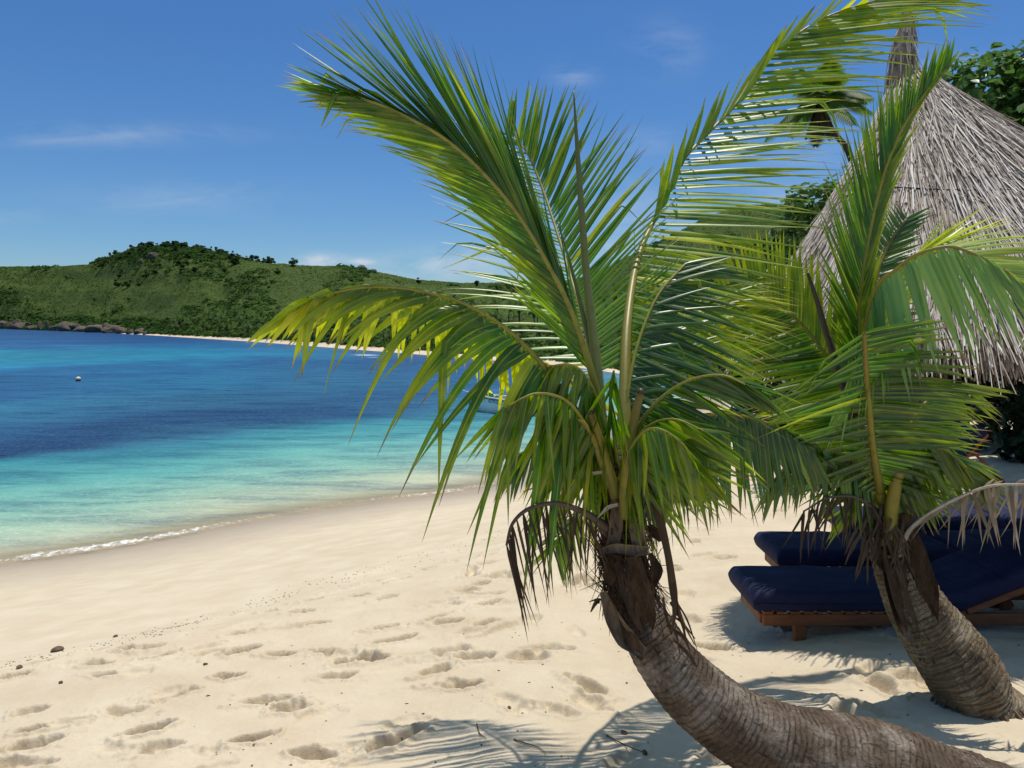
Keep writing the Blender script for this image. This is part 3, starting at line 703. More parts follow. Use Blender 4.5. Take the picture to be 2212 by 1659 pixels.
def frond(root, origin, pts, sides, n=60, w=15, t0=.3, mat='leaf', pmat='petiole', r0=13, r1=2.5, name='frond', yel=0.0, yel_tip=0.0, seed=0, jit=.06, kinkp=.05, skip=0.0, label=None, tw=.25, lj=.10, flat=.7, tend=1.0):
    """pts: (u,v,Y) along the midrib; each side: keys (t,(dx,dup,dY),length,droop)"""
    g = np.random.default_rng(seed+1000)
    p3 = np.array([P(*a) for a in pts]); Ym = np.mean([a[2] for a in pts]); px = Ym/F
    cur = spline(p3, 80); seglen = np.r_[0, np.cumsum(np.linalg.norm(np.diff(cur, axis=0), axis=1))]; sl = seglen/seglen[-1]
    at = lambda t: np.array([np.interp(t, sl, cur[:, j]) for j in range(3)])
    tan = nrm(np.gradient(cur, axis=0)); tt = lambda t: nrm(np.array([np.interp(t, sl, tan[:, j]) for j in range(3)]))
    mb = MB()
    for sd in sides:
        nn = sd.get('n', n); ta, tb = sd.get('t', (t0, tend))
        for i in range(nn):
            if g.uniform() < sd.get('skip', skip): continue
            t = ta+(tb-ta)*(i+g.uniform(-.25, .25))/(nn-1); t = min(max(t, 0), 1)
            d, L, dr = key(sd['k'], t); d = nrm(d); T = tt(t)
            d = nrm(d+g.normal(size=3)*sd.get('jit', jit)); L = L*px*g.uniform(1-lj, 1+lj*.6)
            kk = (g.uniform(.35, .75), g.uniform(.5, 1.2)) if g.uniform() < kinkp else None
            yy = yel+(yel_tip-yel)*t+sd.get('yel', 0)+(g.uniform(.3, .8) if g.uniform() < .05 else 0)
            leaflet(mb, at(t)-T*0.0, d, L, dr*g.uniform(1-sd.get('dv', .25), 1+sd.get('dv', .25)), T, sd.get('w', w)*px*g.uniform(.8, 1.15), g.uniform(), yy+g.uniform(-.08, .08), kink=kk, tw=g.normal()*tw+sd.get('tw', 0), bend=g.normal(size=3)*.04)
    o = mb.build(name, M[mat], root, origin)
    if label: o['label'] = label
    rb = MB(); ps = spline(p3, 48); rr = (r0*(.30*(1-np.linspace(0, 1, 48))**.7+.55*np.clip(1-np.linspace(0, 1, 48)/.35, 0, 1)**1.3)+r1*.75)*px; rr[0] *= 1.1
    tube(rb, ps, rr, 8, flat=flat)
    rb.build('midrib', M[pmat], o)
    # shift midrib into the thing's own space
    for vtx in o.children[0].data.vertices: vtx.co = vtx.co-Vector(origin)
    return o

def trunk(root, origin, pts, mat, ringstep, amp, fib_from=None, seed=0, name='trunk'):
    """pts (u,v,Y,width)"""
    n = 420; seg = 72
    p3 = np.array([np.r_[P(a[0], a[1], a[2]), a[3]/F*a[2]*.5] for a in pts]); sp = spline(p3, n)
    p = sp[:, :3]; r = sp[:, 3]; t, nn, b = frames(p, (0, -1, .3))
    ln = np.r_[0, np.cumsum(np.linalg.norm(np.diff(p, axis=0), axis=1))]
    a = np.linspace(0, 2*math.pi, seg, endpoint=False)
    A, Lg = np.meshgrid(a, ln); ca, sa = np.cos(A), np.sin(A)
    ph = Lg/ringstep+.45*fbm(ca*1.2+5, sa*1.2+Lg*2.0, 3, 3+seed)
    fr = ph-np.floor(ph)
    ring = (fr**.6)-.6
    lump = fbm(ca*1.1+Lg*4, sa*1.1-Lg*3, 3, 8+seed)
    fine = fbm(ca*7+Lg*26, sa*7+Lg*9, 3, 15+seed); crack = np.clip(fbm(A*7.0/1.0, Lg*26, 3, 18+seed)-.12, 0, 1)
    R = r[:, None]*(1+amp*ring*.5*(.6+.8*vn(ca*2+Lg*5, sa*2+Lg*3, 4))+.07*lump+.035*fine-.10*crack)
    v = p[:, None]+R[..., None]*(ca[..., None]*nn[:, None]+sa[..., None]*b[:, None])
    f = []
    for i in range(n-1):
        for j in range(seg): f.append((i*seg+j, i*seg+(j+1) % seg, (i+1)*seg+(j+1) % seg, (i+1)*seg+j))
    f.append(tuple((n-1)*seg+j for j in range(seg)))
    c = np.zeros((n*seg, 4)); c[:, 0] = Lg.ravel(); c[:, 2] = A.ravel()/(2*math.pi); c[:, 3] = 1
    return mesh_obj(name, v.reshape(-1, 3)-np.asarray(origin), f, c, M[mat], root)

def strip(mb, pts, widths, facing=(0, -1, 0), c=None, curl=.25):
    """flat curling strip through (u,v,Y) points, width in survey px"""
    p3 = np.array([P(*a) for a in pts]); Ym = np.mean([a[2] for a in pts]); n = 18
    p = spline(p3, n); w = np.interp(np.linspace(0, 1, n), np.linspace(0, 1, len(widths)), widths)/F*Ym*.5
    t = nrm(np.gradient(p, axis=0)); sd = nrm(np.cross(t, np.asarray(facing, float))); nn = np.cross(sd, t)
    rows = []
    for q, dz in ((-1, -curl), (-.4, 0), (.4, 0), (1, -curl)):
        rows.append(p+sd*(w*q)[:, None]-nn*(w*dz)[:, None])
    v = np.stack(rows, 1).reshape(-1, 3); f = []
    for i in range(n-1):
        for j in range(3): f.append((i*4+j, i*4+j+1, i*4+j+5, i*4+j+4))
    cc = np.zeros((len(v), 4)); cc[:, 0] = np.repeat(np.linspace(0, 1, n), 4); cc[:, 1] = .5; cc[:, 3] = .5
    mb.add(v, f, cc)

def strips(name, lst, mat, root, o, **kw):
    for it in lst:
        mb = MB(); kk = dict(kw); kk.update(it[2] if len(it) > 2 else {}); strip(mb, it[0], it[1], **kk); mb.build(name, M[mat], root, o)
# ------------------------------------------------------------------ front palm
Ya = 2.8
o1 = P(2030, 1735, 2.75); o1[2] = gz(o1[0], o1[1])
palm = empty('coconut_palm', o1, 'nearest coconut palm, its thick scarred trunk lying on the sand then curving up at left', 'palm')
trunk(palm, o1, [(2330, 1850, 2.75, 240), (2200, 1800, 2.75, 240), (2030, 1735, 2.75, 240), (1870, 1668, 2.75, 215), (1715, 1620, 2.75, 182), (1588, 1563, 2.75, 156), (1502, 1497, 2.75, 142), (1444, 1433, 2.76, 126), (1406, 1372, 2.78, 116), (1382, 1325, 2.8, 104), (1362, 1270, 2.8, 95), (1347, 1215, 2.8, 87), (1342, 1140, 2.8, 78), (1338, 1070, 2.8, 70), (1330, 1000, 2.8, 60), (1322, 960, 2.8, 30)], 'bark', .027, .06, seed=1)
# fibrous sheath, leaf bases, broken stubs
mb = MB()
sp = spline([P(1372, 1300, 2.8), P(1350, 1225, 2.8), P(1343, 1140, 2.8), P(1338, 1060, 2.8)], 40)
tt_, nn_, bb_ = frames(sp); g0 = np.random.default_rng(4)
for i in range(1300):
    k_ = g0.integers(0, 38); a = g0.uniform(0, 6.28); rr = np.interp(k_, [0, 40], [.090, .058])*g0.uniform(.93, 1.08)
    q0 = sp[k_]+rr*(math.cos(a)*nn_[k_]+math.sin(a)*bb_[k_])
    d = nrm(tt_[k_]*g0.choice([-1, 1])+g0.normal(size=3)*.35); L = g0.uniform(.05, .17)
    out = math.cos(a)*nn_[k_]+math.sin(a)*bb_[k_]
    pts = [q0, q0+d*L*.5+out*.004, q0+d*L+out*g0.uniform(-.004, .018)]
    tube(mb, pts, [.0016, .0013, .0006], 4)
mb.build('fibre', M['fibre'], palm, o1)
strips('leaf_base', [
    ([(1302, 1278, 2.70), (1322, 1330, 2.69), (1352, 1375, 2.68), (1392, 1408, 2.67)], [14, 34, 44, 20], dict(curl=.8)),
    ([(1296, 1192, 2.70), (1330, 1186, 2.68), (1368, 1190, 2.68), (1402, 1186, 2.7)], [12, 20, 22, 10], dict(facing=(0, -1, .5), curl=.7)),
    ([(1318, 1190, 2.7), (1330, 1130, 2.71), (1326, 1080, 2.72)], [26, 30, 14], dict(curl=.7)),
    ([(1385, 1200, 2.71), (1372, 1130, 2.71), (1366, 1080, 2.72)], [30, 34, 16], dict(curl=.7))], 'sheath', palm, o1)
strips('fibre_wrap', [
    ([(1312, 1262, 2.73), (1318, 1230, 2.72), (1328, 1196, 2.72)], [16, 34, 30], dict(curl=.9)),
    ([(1400, 1370, 2.71), (1388, 1325, 2.70), (1368, 1262, 2.70), (1352, 1205, 2.71)], [14, 52, 66, 58], dict(curl=.9)),
    ([(1404, 1195, 2.72), (1418, 1230, 2.71), (1412, 1262, 2.71)], [10, 26, 12], dict(curl=.6)),
    ([(1400, 1140, 2.74), (1420, 1155, 2.73), (1426, 1170, 2.73)], [24, 22, 6], dict(curl=.6)),
    ([(1338, 1325, 2.69), (1360, 1380, 2.67), (1388, 1425, 2.665)], [8, 26, 8], dict(curl=.9))], 'fibre', palm, o1)
for (a, b_, w) in [((1440, 1350), (1492, 1410), 5), ((1450, 1330), (1502, 1380), 4), ((1448, 1300), (1484, 1392), 6), ((1438, 1340), (1470, 1420), 4), ((1462, 1300), (1506, 1404), 3), ((1452, 1380), (1520, 1480), 6), ((1296, 1300), (1276, 1322), 7), ((1302, 1296), (1272, 1300), 4), ((1432, 1290), (1450, 1372), 5)]:
    m_ = ((a[0]+b_[0])/2+random.uniform(-8, 12), (a[1]+b_[1])/2-random.uniform(0, 12), 2.68)
    mb = MB(); strip(mb, [(*a, 2.7), m_, (*b_, 2.68)], [w, w*1.4, w*.4]); mb.build('dry_shred', M['fibre'], palm, o1)
# cut leaf stalks
for (pts, r, lab) in [([(1332, 1075, 2.72), (1306, 985, 2.70), (1275, 890, 2.68)], [13, 11, 8], 'yellow cut stalk leaning left'), ([(1350, 1120, 2.70), (1352, 1050, 2.68), (1362, 950, 2.68), (1384, 846, 2.70)], [13, 14, 11, 8], 'yellow cut stalk with a black end'), ([(1322, 1060, 2.76), (1296, 1010, 2.74), (1262, 960, 2.74)], [13, 11, 8], None)]:
    mb = MB(); p = spline([P(*a) for a in pts], 24); tube(mb, p, np.interp(np.linspace(0, 1, 24), np.linspace(0, 1, len(r)), r)/F*2.7, 12, flat=.7)
    s_ = mb.build('cut_stalk', M['petiole_yellow'], palm, o1)
    if lab: s_['label'] = lab
    mb = MB(); tube(mb, [p[-1]-(p[-1]-p[-2])*.3, p[-1]+(p[-1]-p[-2])*.45], [r[-1]/F*2.7*1.12, r[-1]/F*2.7*.85], 10); mb.build('cut_end', M['petiole_dead'], s_, o1)

# left upright frond, underside seen, leaflets swept up and left
frond(palm, o1, [(1308, 1000, 2.8), (1288, 850, 2.76), (1252, 720, 2.70), (1202, 605, 2.65), (1108, 448, 2.6), (980, 314, 2.56), (853, 240, 2.52), (780, 212, 2.5)],
      [dict(k=[(.22, (-.30, 1.0, -.1), 350, -.02), (.42, (-.38, 1.0, -.1), 490, .0), (.60, (-.52, .92, -.1), 500, .01), (.78, (-.75, .66, -.05), 400, .03), (.9, (-.90, .42, -.05), 270, .03), (1, (-.97, .18, 0), 170, .05)], n=100, w=13, tw=.22),
       dict(k=[(.3, (-.72, .74, .15), 250, .05), (.5, (-.84, .60, .12), 300, .05), (.75, (-.95, .30, .1), 280, .06), (1, (-1, .08, .05), 140, .06)], n=72, w=11, tw=.5, yel=.18)],
      t0=.22, mat='leaf', yel=-.16, yel_tip=.0, r0=14, seed=1, jit=.03, kinkp=.02, lj=.12, label='tall frond reaching up to the left with leaflets swept upward')
# second upright frond behind it
frond(palm, o1, [(1312, 990, 2.85), (1290, 830, 3.1), (1262, 700, 3.4), (1235, 605, 3.65), (1180, 430, 4.0), (1137, 328, 4.15), (1095, 288, 4.2)],
      [dict(k=[(.2, (-.85, -.05, -.1), 200, .22), (.36, (-.9, .30, -.1), 300, .2), (.55, (-.9, .40, 0), 340, .08), (.8, (-.97, .36, 0), 270, .06), (1, (-1, .2, .1), 150, .05)], n=60, w=11, skip=.05),
       dict(k=[(.2, (.75, .45, .1), 200, .05), (.4, (.66, .72, .1), 320, .06), (.65, (.48, .86, .1), 350, .10), (.85, (.30, .92, .1), 270, .10), (1, (.05, 1, .1), 130, .05)], n=70, w=11.5, tw=.2)],
      t0=.2, mat='leaf', seed=2, jit=.035, kinkp=.07, r0=11, label='tall frond curving left at its tip behind the first, both sides spread')
# unopened spear
for pts, r in [([(1303, 960, 2.8), (1290, 800, 2.8), (1268, 605, 2.8), (1250, 365, 2.8), (1239, 195, 2.8)], [13, 12, 9, 6, 1.2]), ([(1306, 960, 2.82), (1284, 790, 2.82), (1240, 600, 2.82), (1205, 480, 2.82)], [9, 8, 4, 1.2])]:
    mb = MB(); tube(mb, spline([P(*a) for a in pts], 30), np.interp(np.linspace(0, 1, 30), np.linspace(0, 1, 5 if len(r) == 5 else 4), r)/F*2.8, 10, flat=.7); mb.build('spear_leaf', M['spear'], palm, o1)
# right upright frond, leaflets streaming right
frond(palm, o1, [(1345, 1010, 2.82), (1350, 860, 2.95), (1356, 690, 3.2), (1382, 544, 3.6), (1439, 424, 3.95), (1472, 350, 4.15), (1532, 285, 4.35), (1592, 221, 4.5), (1645, 135, 4.62), (1720, 75, 4.7), (1795, 32, 4.78), (1900, -2, 4.85)],
      [dict(k=[(.12, (1, -.30, .1), 270, .12), (.25, (1, -.10, .1), 340, .10), (.5, (1, .12, .05), 370, .08), (.75, (1, .12, 0), 400, .07), (.9, (1, .13, 0), 430, .08), (1, (1, .06, 0), 320, .1)], n=64, w=12.5, tw=.2),
       dict(k=[(.18, (1, -.35, .2), 260, .1), (.35, (1, -.02, .15), 320, .05), (.7, (1, .22, .1), 340, .1), (1, (1, .2, .1), 300, .16)], n=60, w=12, t=(.12, 1), yel=.15),
       dict(k=[(.3, (.12, .95, -.25), 120, -.05), (.6, (.42, .9, -.25), 140, -.03), (.9, (.75, .62, -.2), 120, 0)], n=20, w=30, t=(.36, .95), yel=.12, tw=.9)],
      t0=.12, mat='leaf', yel=0, yel_tip=.28, seed=3, jit=.035, kinkp=.05, r0=13, pmat='petiole_yellow', label='tall frond arching right with all leaflets streaming right')
# mid right frond behind, pale
frond(palm, o1, [(1352, 960, 2.85), (1400, 800, 3.2), (1470, 690, 3.6), (1560, 620, 4.0), (1650, 580, 4.2)],
      [dict(k=[(.25, (1, -.35, 0), 210, .1), (.6, (1, -.10, 0), 230, .12), (1, (1, -.05, 0), 130, .1)], n=58, w=13.5),
       dict(k=[(.25, (.8, .35, .1), 150, .1), (.6, (1, .28, .1), 190, .1), (1, (1, .15, .1), 120, .1)], n=40, w=15)],
      t0=.25, mat='leaf', yel_tip=.45, seed=4, r0=9)
# low right dark frond
frond(palm, o1, [(1350, 990, 2.78), (1400, 890, 2.72), (1470, 830, 2.68), (1550, 810, 2.64), (1610, 830, 2.6)],
      [dict(k=[(.15, (.85, -.45, -.1), 220, .1), (.6, (.95, -.42, -.1), 200, .1), (1, (.9, -.5, 0), 120, .1)], n=26, w=15),
       dict(k=[(.15, (.95, .0, .1), 180, .2), (.6, (1, .02, .1), 200, .2), (1, (1, -.3, 0), 130, .2)], n=20, w=14)],
      t0=.15, mat='leaf_dark', seed=5, r0=7, jit=.08)
frond(palm, o1, [(1340, 1010, 2.74), (1390, 930, 2.66), (1450, 905, 2.6), (1520, 930, 2.55)],
      [dict(k=[(.1, (.88, -.30, -.1), 300, .12), (1, (.85, -.45, -.1), 180, .15)], n=10, w=18),
       dict(k=[(.1, (.9, .05, .1), 230, .25), (1, (.9, -.25, .1), 170, .25)], n=5, w=16)],
      t0=.1, mat='leaf_dark', seed=15, r0=6, jit=.09)
# lower right arching frond with hanging leaflets
frond(palm, o1, [(1345, 1040, 2.84), (1385, 960, 2.96), (1440, 915, 3.1), (1498, 899, 3.2), (1573, 893, 3.3), (1631, 905, 3.38), (1706, 932, 3.42), (1752, 965, 3.45)],
      [dict(k=[(.15, (.05, -1, -.12), 205, .1), (.5, (.06, -1, -.12), 230, .1), (.8, (.14, -1, -.1), 190, .1), (1, (.5, -.9, 0), 110, .1)], n=42, w=24, tw=.1),
       dict(k=[(.15, (.1, -1, .3), 195, .1), (.5, (.25, -.9, .4), 190, .2), (1, (.8, -.4, .2), 110, .1)], n=38, w=20)],
      t0=.15, mat='leaf_dark', seed=6, r0=10, jit=.035, pmat='petiole_yellow', kinkp=.0, label='low frond arching right with broad leaflets hanging straight down')
# left arching frond
frond(palm, o1, [(1310, 1010, 2.78), (1250, 900, 2.72), (1190, 812, 2.66), (1140, 752, 2.62), (1080, 700, 2.58), (1000, 655, 2.54), (900, 627, 2.5), (800, 620, 2.46), (710, 636, 2.43), (640, 668, 2.4)],
      [dict(k=[(.2, (-.20, -.75, -.3), 265, .55), (.4, (-.50, -.25, -.35), 265, .9), (.6, (-.70, -.02, -.3), 215, .95), (.8, (-.9, -.15, -.2), 165, .6), (1, (-.92, -.50, -.05), 115, .3)], n=44, w=25, tw=.45, jit=.13, dv=.5),
       dict(k=[(.2, (.05, -1, .25), 220, .1), (.4, (-.05, -1, .3), 190, .1), (.7, (-.08, -1, .25), 160, .05), (1, (-.6, -.8, .1), 100, .1)], n=46, w=18, yel=.62)],
      t0=.2, mat='leaf', yel=-.22, yel_tip=.50, seed=7, r0=13, jit=.07, kinkp=.16, lj=.2, pmat='petiole', label='left frond arching over the bay with drooping yellowing leaflets')
# lower left fronds
frond(palm, o1, [(1308, 1030, 2.76), (1270, 930, 2.68), (1225, 868, 2.6), (1160, 850, 2.54), (1090, 880, 2.5)],
      [dict(k=[(.1, (-.10, -1, -.1), 170, .1), (.5, (-.22, -1, -.1), 185, .2), (1, (-.4, -1, 0), 130, .2)], n=24, w=20),
       dict(k=[(.1, (-.6, -.6, .2), 190, .4), (.6, (-.5, -.8, .2), 210, .3), (1, (-.8, -.7, 0), 140, .2)], n=20, w=19)],
      t0=.12, mat='leaf', seed=8, r0=9, jit=.13, kinkp=.12, yel_tip=.2)
frond(palm, o1, [(1318, 1050, 2.82), (1255, 985, 2.9), (1180, 960, 2.98), (1110, 985, 3.05)],
      [dict(k=[(.1, (-.1, -1, 0), 100, .1), (.6, (-.15, -1, 0), 110, .15), (1, (-.3, -1, 0), 90, .2)], n=22, w=16),
       dict(k=[(.1, (-.5, -.7, .2), 100, .3), (1, (-.6, -.8, .2), 90, .3)], n=16, w=15)],
      t0=.1, mat='leaf_dark', seed=9, r0=8, jit=.1)
frond(palm, o1, [(1316, 1050, 2.72), (1275, 935, 2.66), (1244, 905, 2.64), (1222, 925, 2.62)],
      [dict(k=[(0, (-.35, -1, -.1), 190, .2), (1, (-.55, -1, -.1), 190, .2)], n=13, w=18, t=(.5, 1))],
      mat='leaf_yellow', seed=10, r0=12, jit=.18, yel_tip=.1, pmat='petiole_yellow')
frond(palm, o1, [(1335, 1010, 2.76), (1322, 900, 2.72), (1318, 840, 2.69), (1326, 800, 2.66)],
      [dict(k=[(.3, (-.35, -1, -.2), 130, .2), (1, (-.30, -.8, -.2), 120, .4)], n=7, w=15, t=(.45, 1)),
       dict(k=[(.3, (.25, -1, -.2), 130, .2), (1, (.35, -.8, -.2), 130, .4)], n=8, w=15, t=(.45, 1))],
      mat='leaf', seed=11, r0=5, jit=.2, label='short front frond with leaflets folded down over the crown')
# fuller middle of the crown
frond(palm, o1, [(1340, 1020, 2.84), (1352, 880, 2.92), (1376, 750, 3.02), (1420, 640, 3.12), (1480, 570, 3.2)],
      [dict(k=[(.15, (.9, -.62, -.1), 250, .15), (.5, (1, -.35, -.1), 270, .15), (1, (1, -.1, 0), 160, .1)], n=40, w=18),
       dict(k=[(.15, (.8, .1, .1), 150, .2), (.5, (.95, .2, .1), 190, .15), (1, (1, .2, .1), 130, .1)], n=26, w=13)],
      t0=.12, mat='leaf_dark', seed=17, r0=8, jit=.07, kinkp=.1, lj=.2)
frond(palm, o1, [(1338, 1040, 2.72), (1368, 960, 2.64), (1410, 925, 2.58), (1465, 950, 2.54), (1500, 1000, 2.52)],
      [dict(k=[(.1, (.12, -1, -.1), 170, .1), (.6, (.22, -1, -.1), 170, .1), (1, (.4, -1, 0), 110, .1)], n=24, w=19),
       dict(k=[(.1, (.75, -.5, .1), 200, .3), (.6, (.8, -.5, .1), 180, .3), (1, (.7, -.9, 0), 110, .2)], n=22, w=18)],
      t0=.12, mat='leaf', seed=18, r0=7, jit=.12, kinkp=.12, lj=.25, yel_tip=.25)
frond(palm, o1, [(1325, 1000, 2.8), (1300, 900, 2.74), (1276, 830, 2.7), (1240, 790, 2.66), (1190, 790, 2.64)],
      [dict(k=[(.1, (-.05, -1, -.15), 150, .1), (.6, (-.25, -1, -.15), 210, .25), (1, (-.5, -1, 0), 150, .2)], n=26, w=18),
       dict(k=[(.1, (.35, -.7, .1), 110, .3), (.6, (.1, -.8, .1), 150, .3), (1, (-.4, -.8, 0), 110, .2)], n=22, w=17)],
      t0=.15, mat='leaf', seed=19, r0=7, jit=.14, kinkp=.15, lj=.25, yel_tip=.2)
# yellow dying leaf
frond(palm, o1, [(1320, 960, 2.9), (1240, 830, 3.0), (1180, 785, 3.05), (1150, 775, 3.06)],
      [dict(k=[(.4, (.75, -.55, 0), 130, .1), (1, (.85, -.35, 0), 110, .1)], n=12, w=17, t=(.45, 1))],
      mat='leaf_yellow', yel=.7, yel_tip=.8, seed=12, r0=6, jit=.12, pmat='petiole_yellow', label='small bright yellow dying frond')
# frond going back and down, seen under the crown
frond(palm, o1, [(1318, 1090, 2.9), (1275, 1095, 3.05), (1235, 1125, 3.2), (1205, 1175, 3.3)],
      [dict(k=[(.1, (.3, -1, 0), 130, .1), (1, (.1, -1, 0), 100, .1)], n=22, w=14), dict(k=[(.1, (-.7, -.2, .1), 130, .2), (1, (-.8, -.7, .1), 90, .2)], n=20, w=13)],
      t0=.1, mat='leaf', seed=13, r0=6, yel=.1)
frond(palm, o1, [(1352, 1080, 2.9), (1395, 1010, 3.0), (1450, 985, 3.1), (1520, 1010, 3.2)],
      [dict(k=[(.1, (.1, -1, 0), 150, .1), (1, (.4, -1, 0), 120, .1)], n=26, w=17), dict(k=[(.1, (.3, -.9, .2), 170, .1), (1, (.7, -.8, .2), 110, .1)], n=24, w=15)],
      t0=.1, mat='leaf', seed=14, r0=7, yel=.15, yel_tip=.3)
# dead brown frond
frond(palm, o1, [(1318, 1150, 2.72), (1270, 1112, 2.64), (1205, 1088, 2.56), (1145, 1098, 2.5), (1108, 1130, 2.48), (1094, 1178, 2.47)],
      [dict(k=[(.1, (-.15, -1, 0), 130, .1), (.5, (.10, -1, 0), 210, .02), (1, (.22, -1, 0), 215, .0)], n=20, w=7.5, jit=.08),
       dict(k=[(.1, (.3, -1, .2), 110, .1), (.5, (.35, -1, .2), 190, .05), (1, (.2, -1, .1), 200, .05)], n=13, w=6, jit=.10)],
      t0=.18, mat='leaf_dead', pmat='petiole_dead', seed=16, r0=13, r1=4, name='dead_frond', label='brown dead frond drooping to the left')
strips('dead_stalk', [
    ([(1392, 1030, 2.72), (1420, 1110, 2.70), (1440, 1190, 2.69), (1452, 1270, 2.68), (1460, 1330, 2.68)], [10, 20, 15, 18, 8], dict(curl=1.2)),
    ([(1450, 1260, 2.68), (1456, 1320, 2.67), (1450, 1370, 2.67)], [12, 10, 3], dict(curl=1)),
    ([(1455, 1280, 2.68), (1474, 1340, 2.67), (1500, 1392, 2.67)], [8, 6, 2], dict(curl=1))], 'leaf_dead', palm, o1)
for a in [(1300, 1020, 1130, 1062), (1335, 1090, 1290, 1120), (1260, 960, 1205, 985)]:
    mb = MB(); strip(mb, [(a[0], a[1], 2.68), ((a[0]+a[2])/2, (a[1]+a[3])/2-8, 2.66), (a[2], a[3], 2.65)], [7, 9, 2]); mb.build('dry_leaflet', M['leaf_bleached'], palm, o1)

# ------------------------------------------------------------------ second palm
o2 = P(2110, 1515, 3.62); o2[2] = gz(o2[0], o2[1])
palm2 = empty('coconut_palm', o2, 'smaller coconut palm with a short leaning trunk in front of the navy loungers', 'palm')
trunk(palm2, o2, [(2165, 1570, 3.62, 165), (2112, 1515, 3.62, 150), (2082, 1455, 3.62, 158), (2032, 1385, 3.64, 146), (1978, 1305, 3.66, 122), (1940, 1220, 3.68, 100), (1922, 1150, 3.7, 88), (1914, 1090, 3.7, 74), (1910, 1030, 3.7, 50), (1908, 990, 3.7, 24)], 'bark2', .034, .09, seed=5)
mb = MB(); g0 = np.random.default_rng(9)
for i in range(60):
    a = g0.uniform(-.3, 3.4); r = .165*g0.uniform(.85, 1.0)
    q = o2+np.array([math.cos(a)*r+.0, -math.sin(a)*r*.9, .05]); e = q+np.array([math.cos(a)*.07+.02, -math.sin(a)*.07, -.09])
    tube(mb, spline([q, (q+e)/2+[0, 0, .012], e], 5), [.006, .006, .005, .004, .002], 5)
mb.build('root_fringe', M['sheath'], palm2, o2)
strips('leaf_base', [
    ([(1905, 1180, 3.60), (1925, 1260, 3.58), (1950, 1340, 3.57), (1975, 1385, 3.56)], [20, 44, 46, 20], dict(curl=.9)),
    ([(1882, 1190, 3.60), (1915, 1215, 3.58), (1950, 1200, 3.58)], [16, 40, 14], dict(curl=.8)),
    ([(1990, 1240, 3.60), (1970, 1265, 3.58), (1975, 1300, 3.58)], [22, 36, 12], dict(curl=.8))], 'sheath', palm2, o2)
strips('fibre_wrap', [
    ([(1975, 1340, 3.58), (1955, 1270, 3.56), (1935, 1190, 3.58), (1925, 1110, 3.6)], [70, 100, 92, 60], dict(curl=.9)),
    ([(2000, 1320, 3.60), (2020, 1350, 3.58), (2036, 1378, 3.58)], [40, 34, 10], dict(curl=.8))], 'fibre', palm2, o2)
for pts, r in [([(1922, 1180, 3.6), (1926, 1100, 3.58), (1945, 1010, 3.56), (1985, 945, 3.55)], [15, 15, 13, 8]), ([(1908, 1100, 3.64), (1895, 1030, 3.6), (1886, 980, 3.58)], [14, 12, 10])]:
    mb = MB(); p = spline([P(*a) for a in pts], 24); tube(mb, p, np.interp(np.linspace(0, 1, 24), np.linspace(0, 1, len(r)), r)/F*3.6, 12, flat=.7)
    s_ = mb.build('cut_stalk', M['petiole_yellow'], palm2, o2)
    mb = MB(); tube(mb, [p[-1]-(p[-1]-p[-2])*.3, p[-1]+(p[-1]-p[-2])*.5], [r[-1]/F*3.6*1.12, r[-1]/F*3.6*.85], 10); mb.build('cut_end', M['petiole_dead'], s_, o2)
# upright frond in front of the thatch
frond(palm2, o2, [(1902, 1040, 3.7), (1872, 860, 3.68), (1858, 720, 3.66), (1860, 620, 3.65), (1896, 424, 3.62), (1945, 285, 3.6), (2001, 199, 3.58), (2042, 150, 3.57)],
      [dict(k=[(.25, (-.55, .75, 0), 130, .05), (.4, (-.38, .95, 0), 240, .02), (.65, (-.16, 1, 0), 220, 0), (1, (.30, .9, 0), 80, 0)], n=70, w=10, tw=.2),
       dict(k=[(.25, (.22, 1, 0), 150, 0), (.5, (.34, 1, 0), 190, 0), (.8, (.55, .85, 0), 130, 0), (1, (.6, .8, 0), 60, 0)], n=54, w=11, yel=.25)],
      t0=.25, mat='leaf', seed=21, r0=12, jit=.02, kinkp=.0, label='upright frond standing in front of the thatched roof')
# arching frond to the right, silver sun sheen painted as a paler leaf colour
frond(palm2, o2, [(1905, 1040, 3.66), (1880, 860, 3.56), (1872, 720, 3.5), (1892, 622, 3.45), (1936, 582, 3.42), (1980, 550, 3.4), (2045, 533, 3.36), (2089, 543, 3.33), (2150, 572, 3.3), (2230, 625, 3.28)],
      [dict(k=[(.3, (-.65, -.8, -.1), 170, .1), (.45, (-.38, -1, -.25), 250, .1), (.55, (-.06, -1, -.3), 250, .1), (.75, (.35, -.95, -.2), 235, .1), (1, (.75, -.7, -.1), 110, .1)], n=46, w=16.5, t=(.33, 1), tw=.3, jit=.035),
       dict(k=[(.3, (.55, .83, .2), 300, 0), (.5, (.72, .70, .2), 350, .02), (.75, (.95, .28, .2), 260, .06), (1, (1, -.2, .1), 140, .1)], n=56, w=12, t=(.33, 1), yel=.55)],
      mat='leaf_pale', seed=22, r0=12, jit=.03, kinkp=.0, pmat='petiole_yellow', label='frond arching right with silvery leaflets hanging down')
# one further back
frond(palm2, o2, [(1908, 1040, 3.75), (1890, 800, 3.85), (1892, 617, 3.95), (1909, 552, 4.0), (1931, 508, 4.03), (1958, 473, 4.05)],
      [dict(k=[(.3, (.95, .15, 0), 120, 0), (.6, (.98, .22, 0), 115, 0), (1, (.9, .45, 0), 75, 0)], n=60, w=9), dict(k=[(.3, (-.9, .3, 0), 90, 0), (.6, (-.75, .62, 0), 80, 0), (1, (-.5, .8, 0), 50, 0)], n=56, w=8)],
      t0=.3, mat='leaf_dark', seed=23, r0=8, jit=.03, kinkp=0, pmat='petiole_yellow')
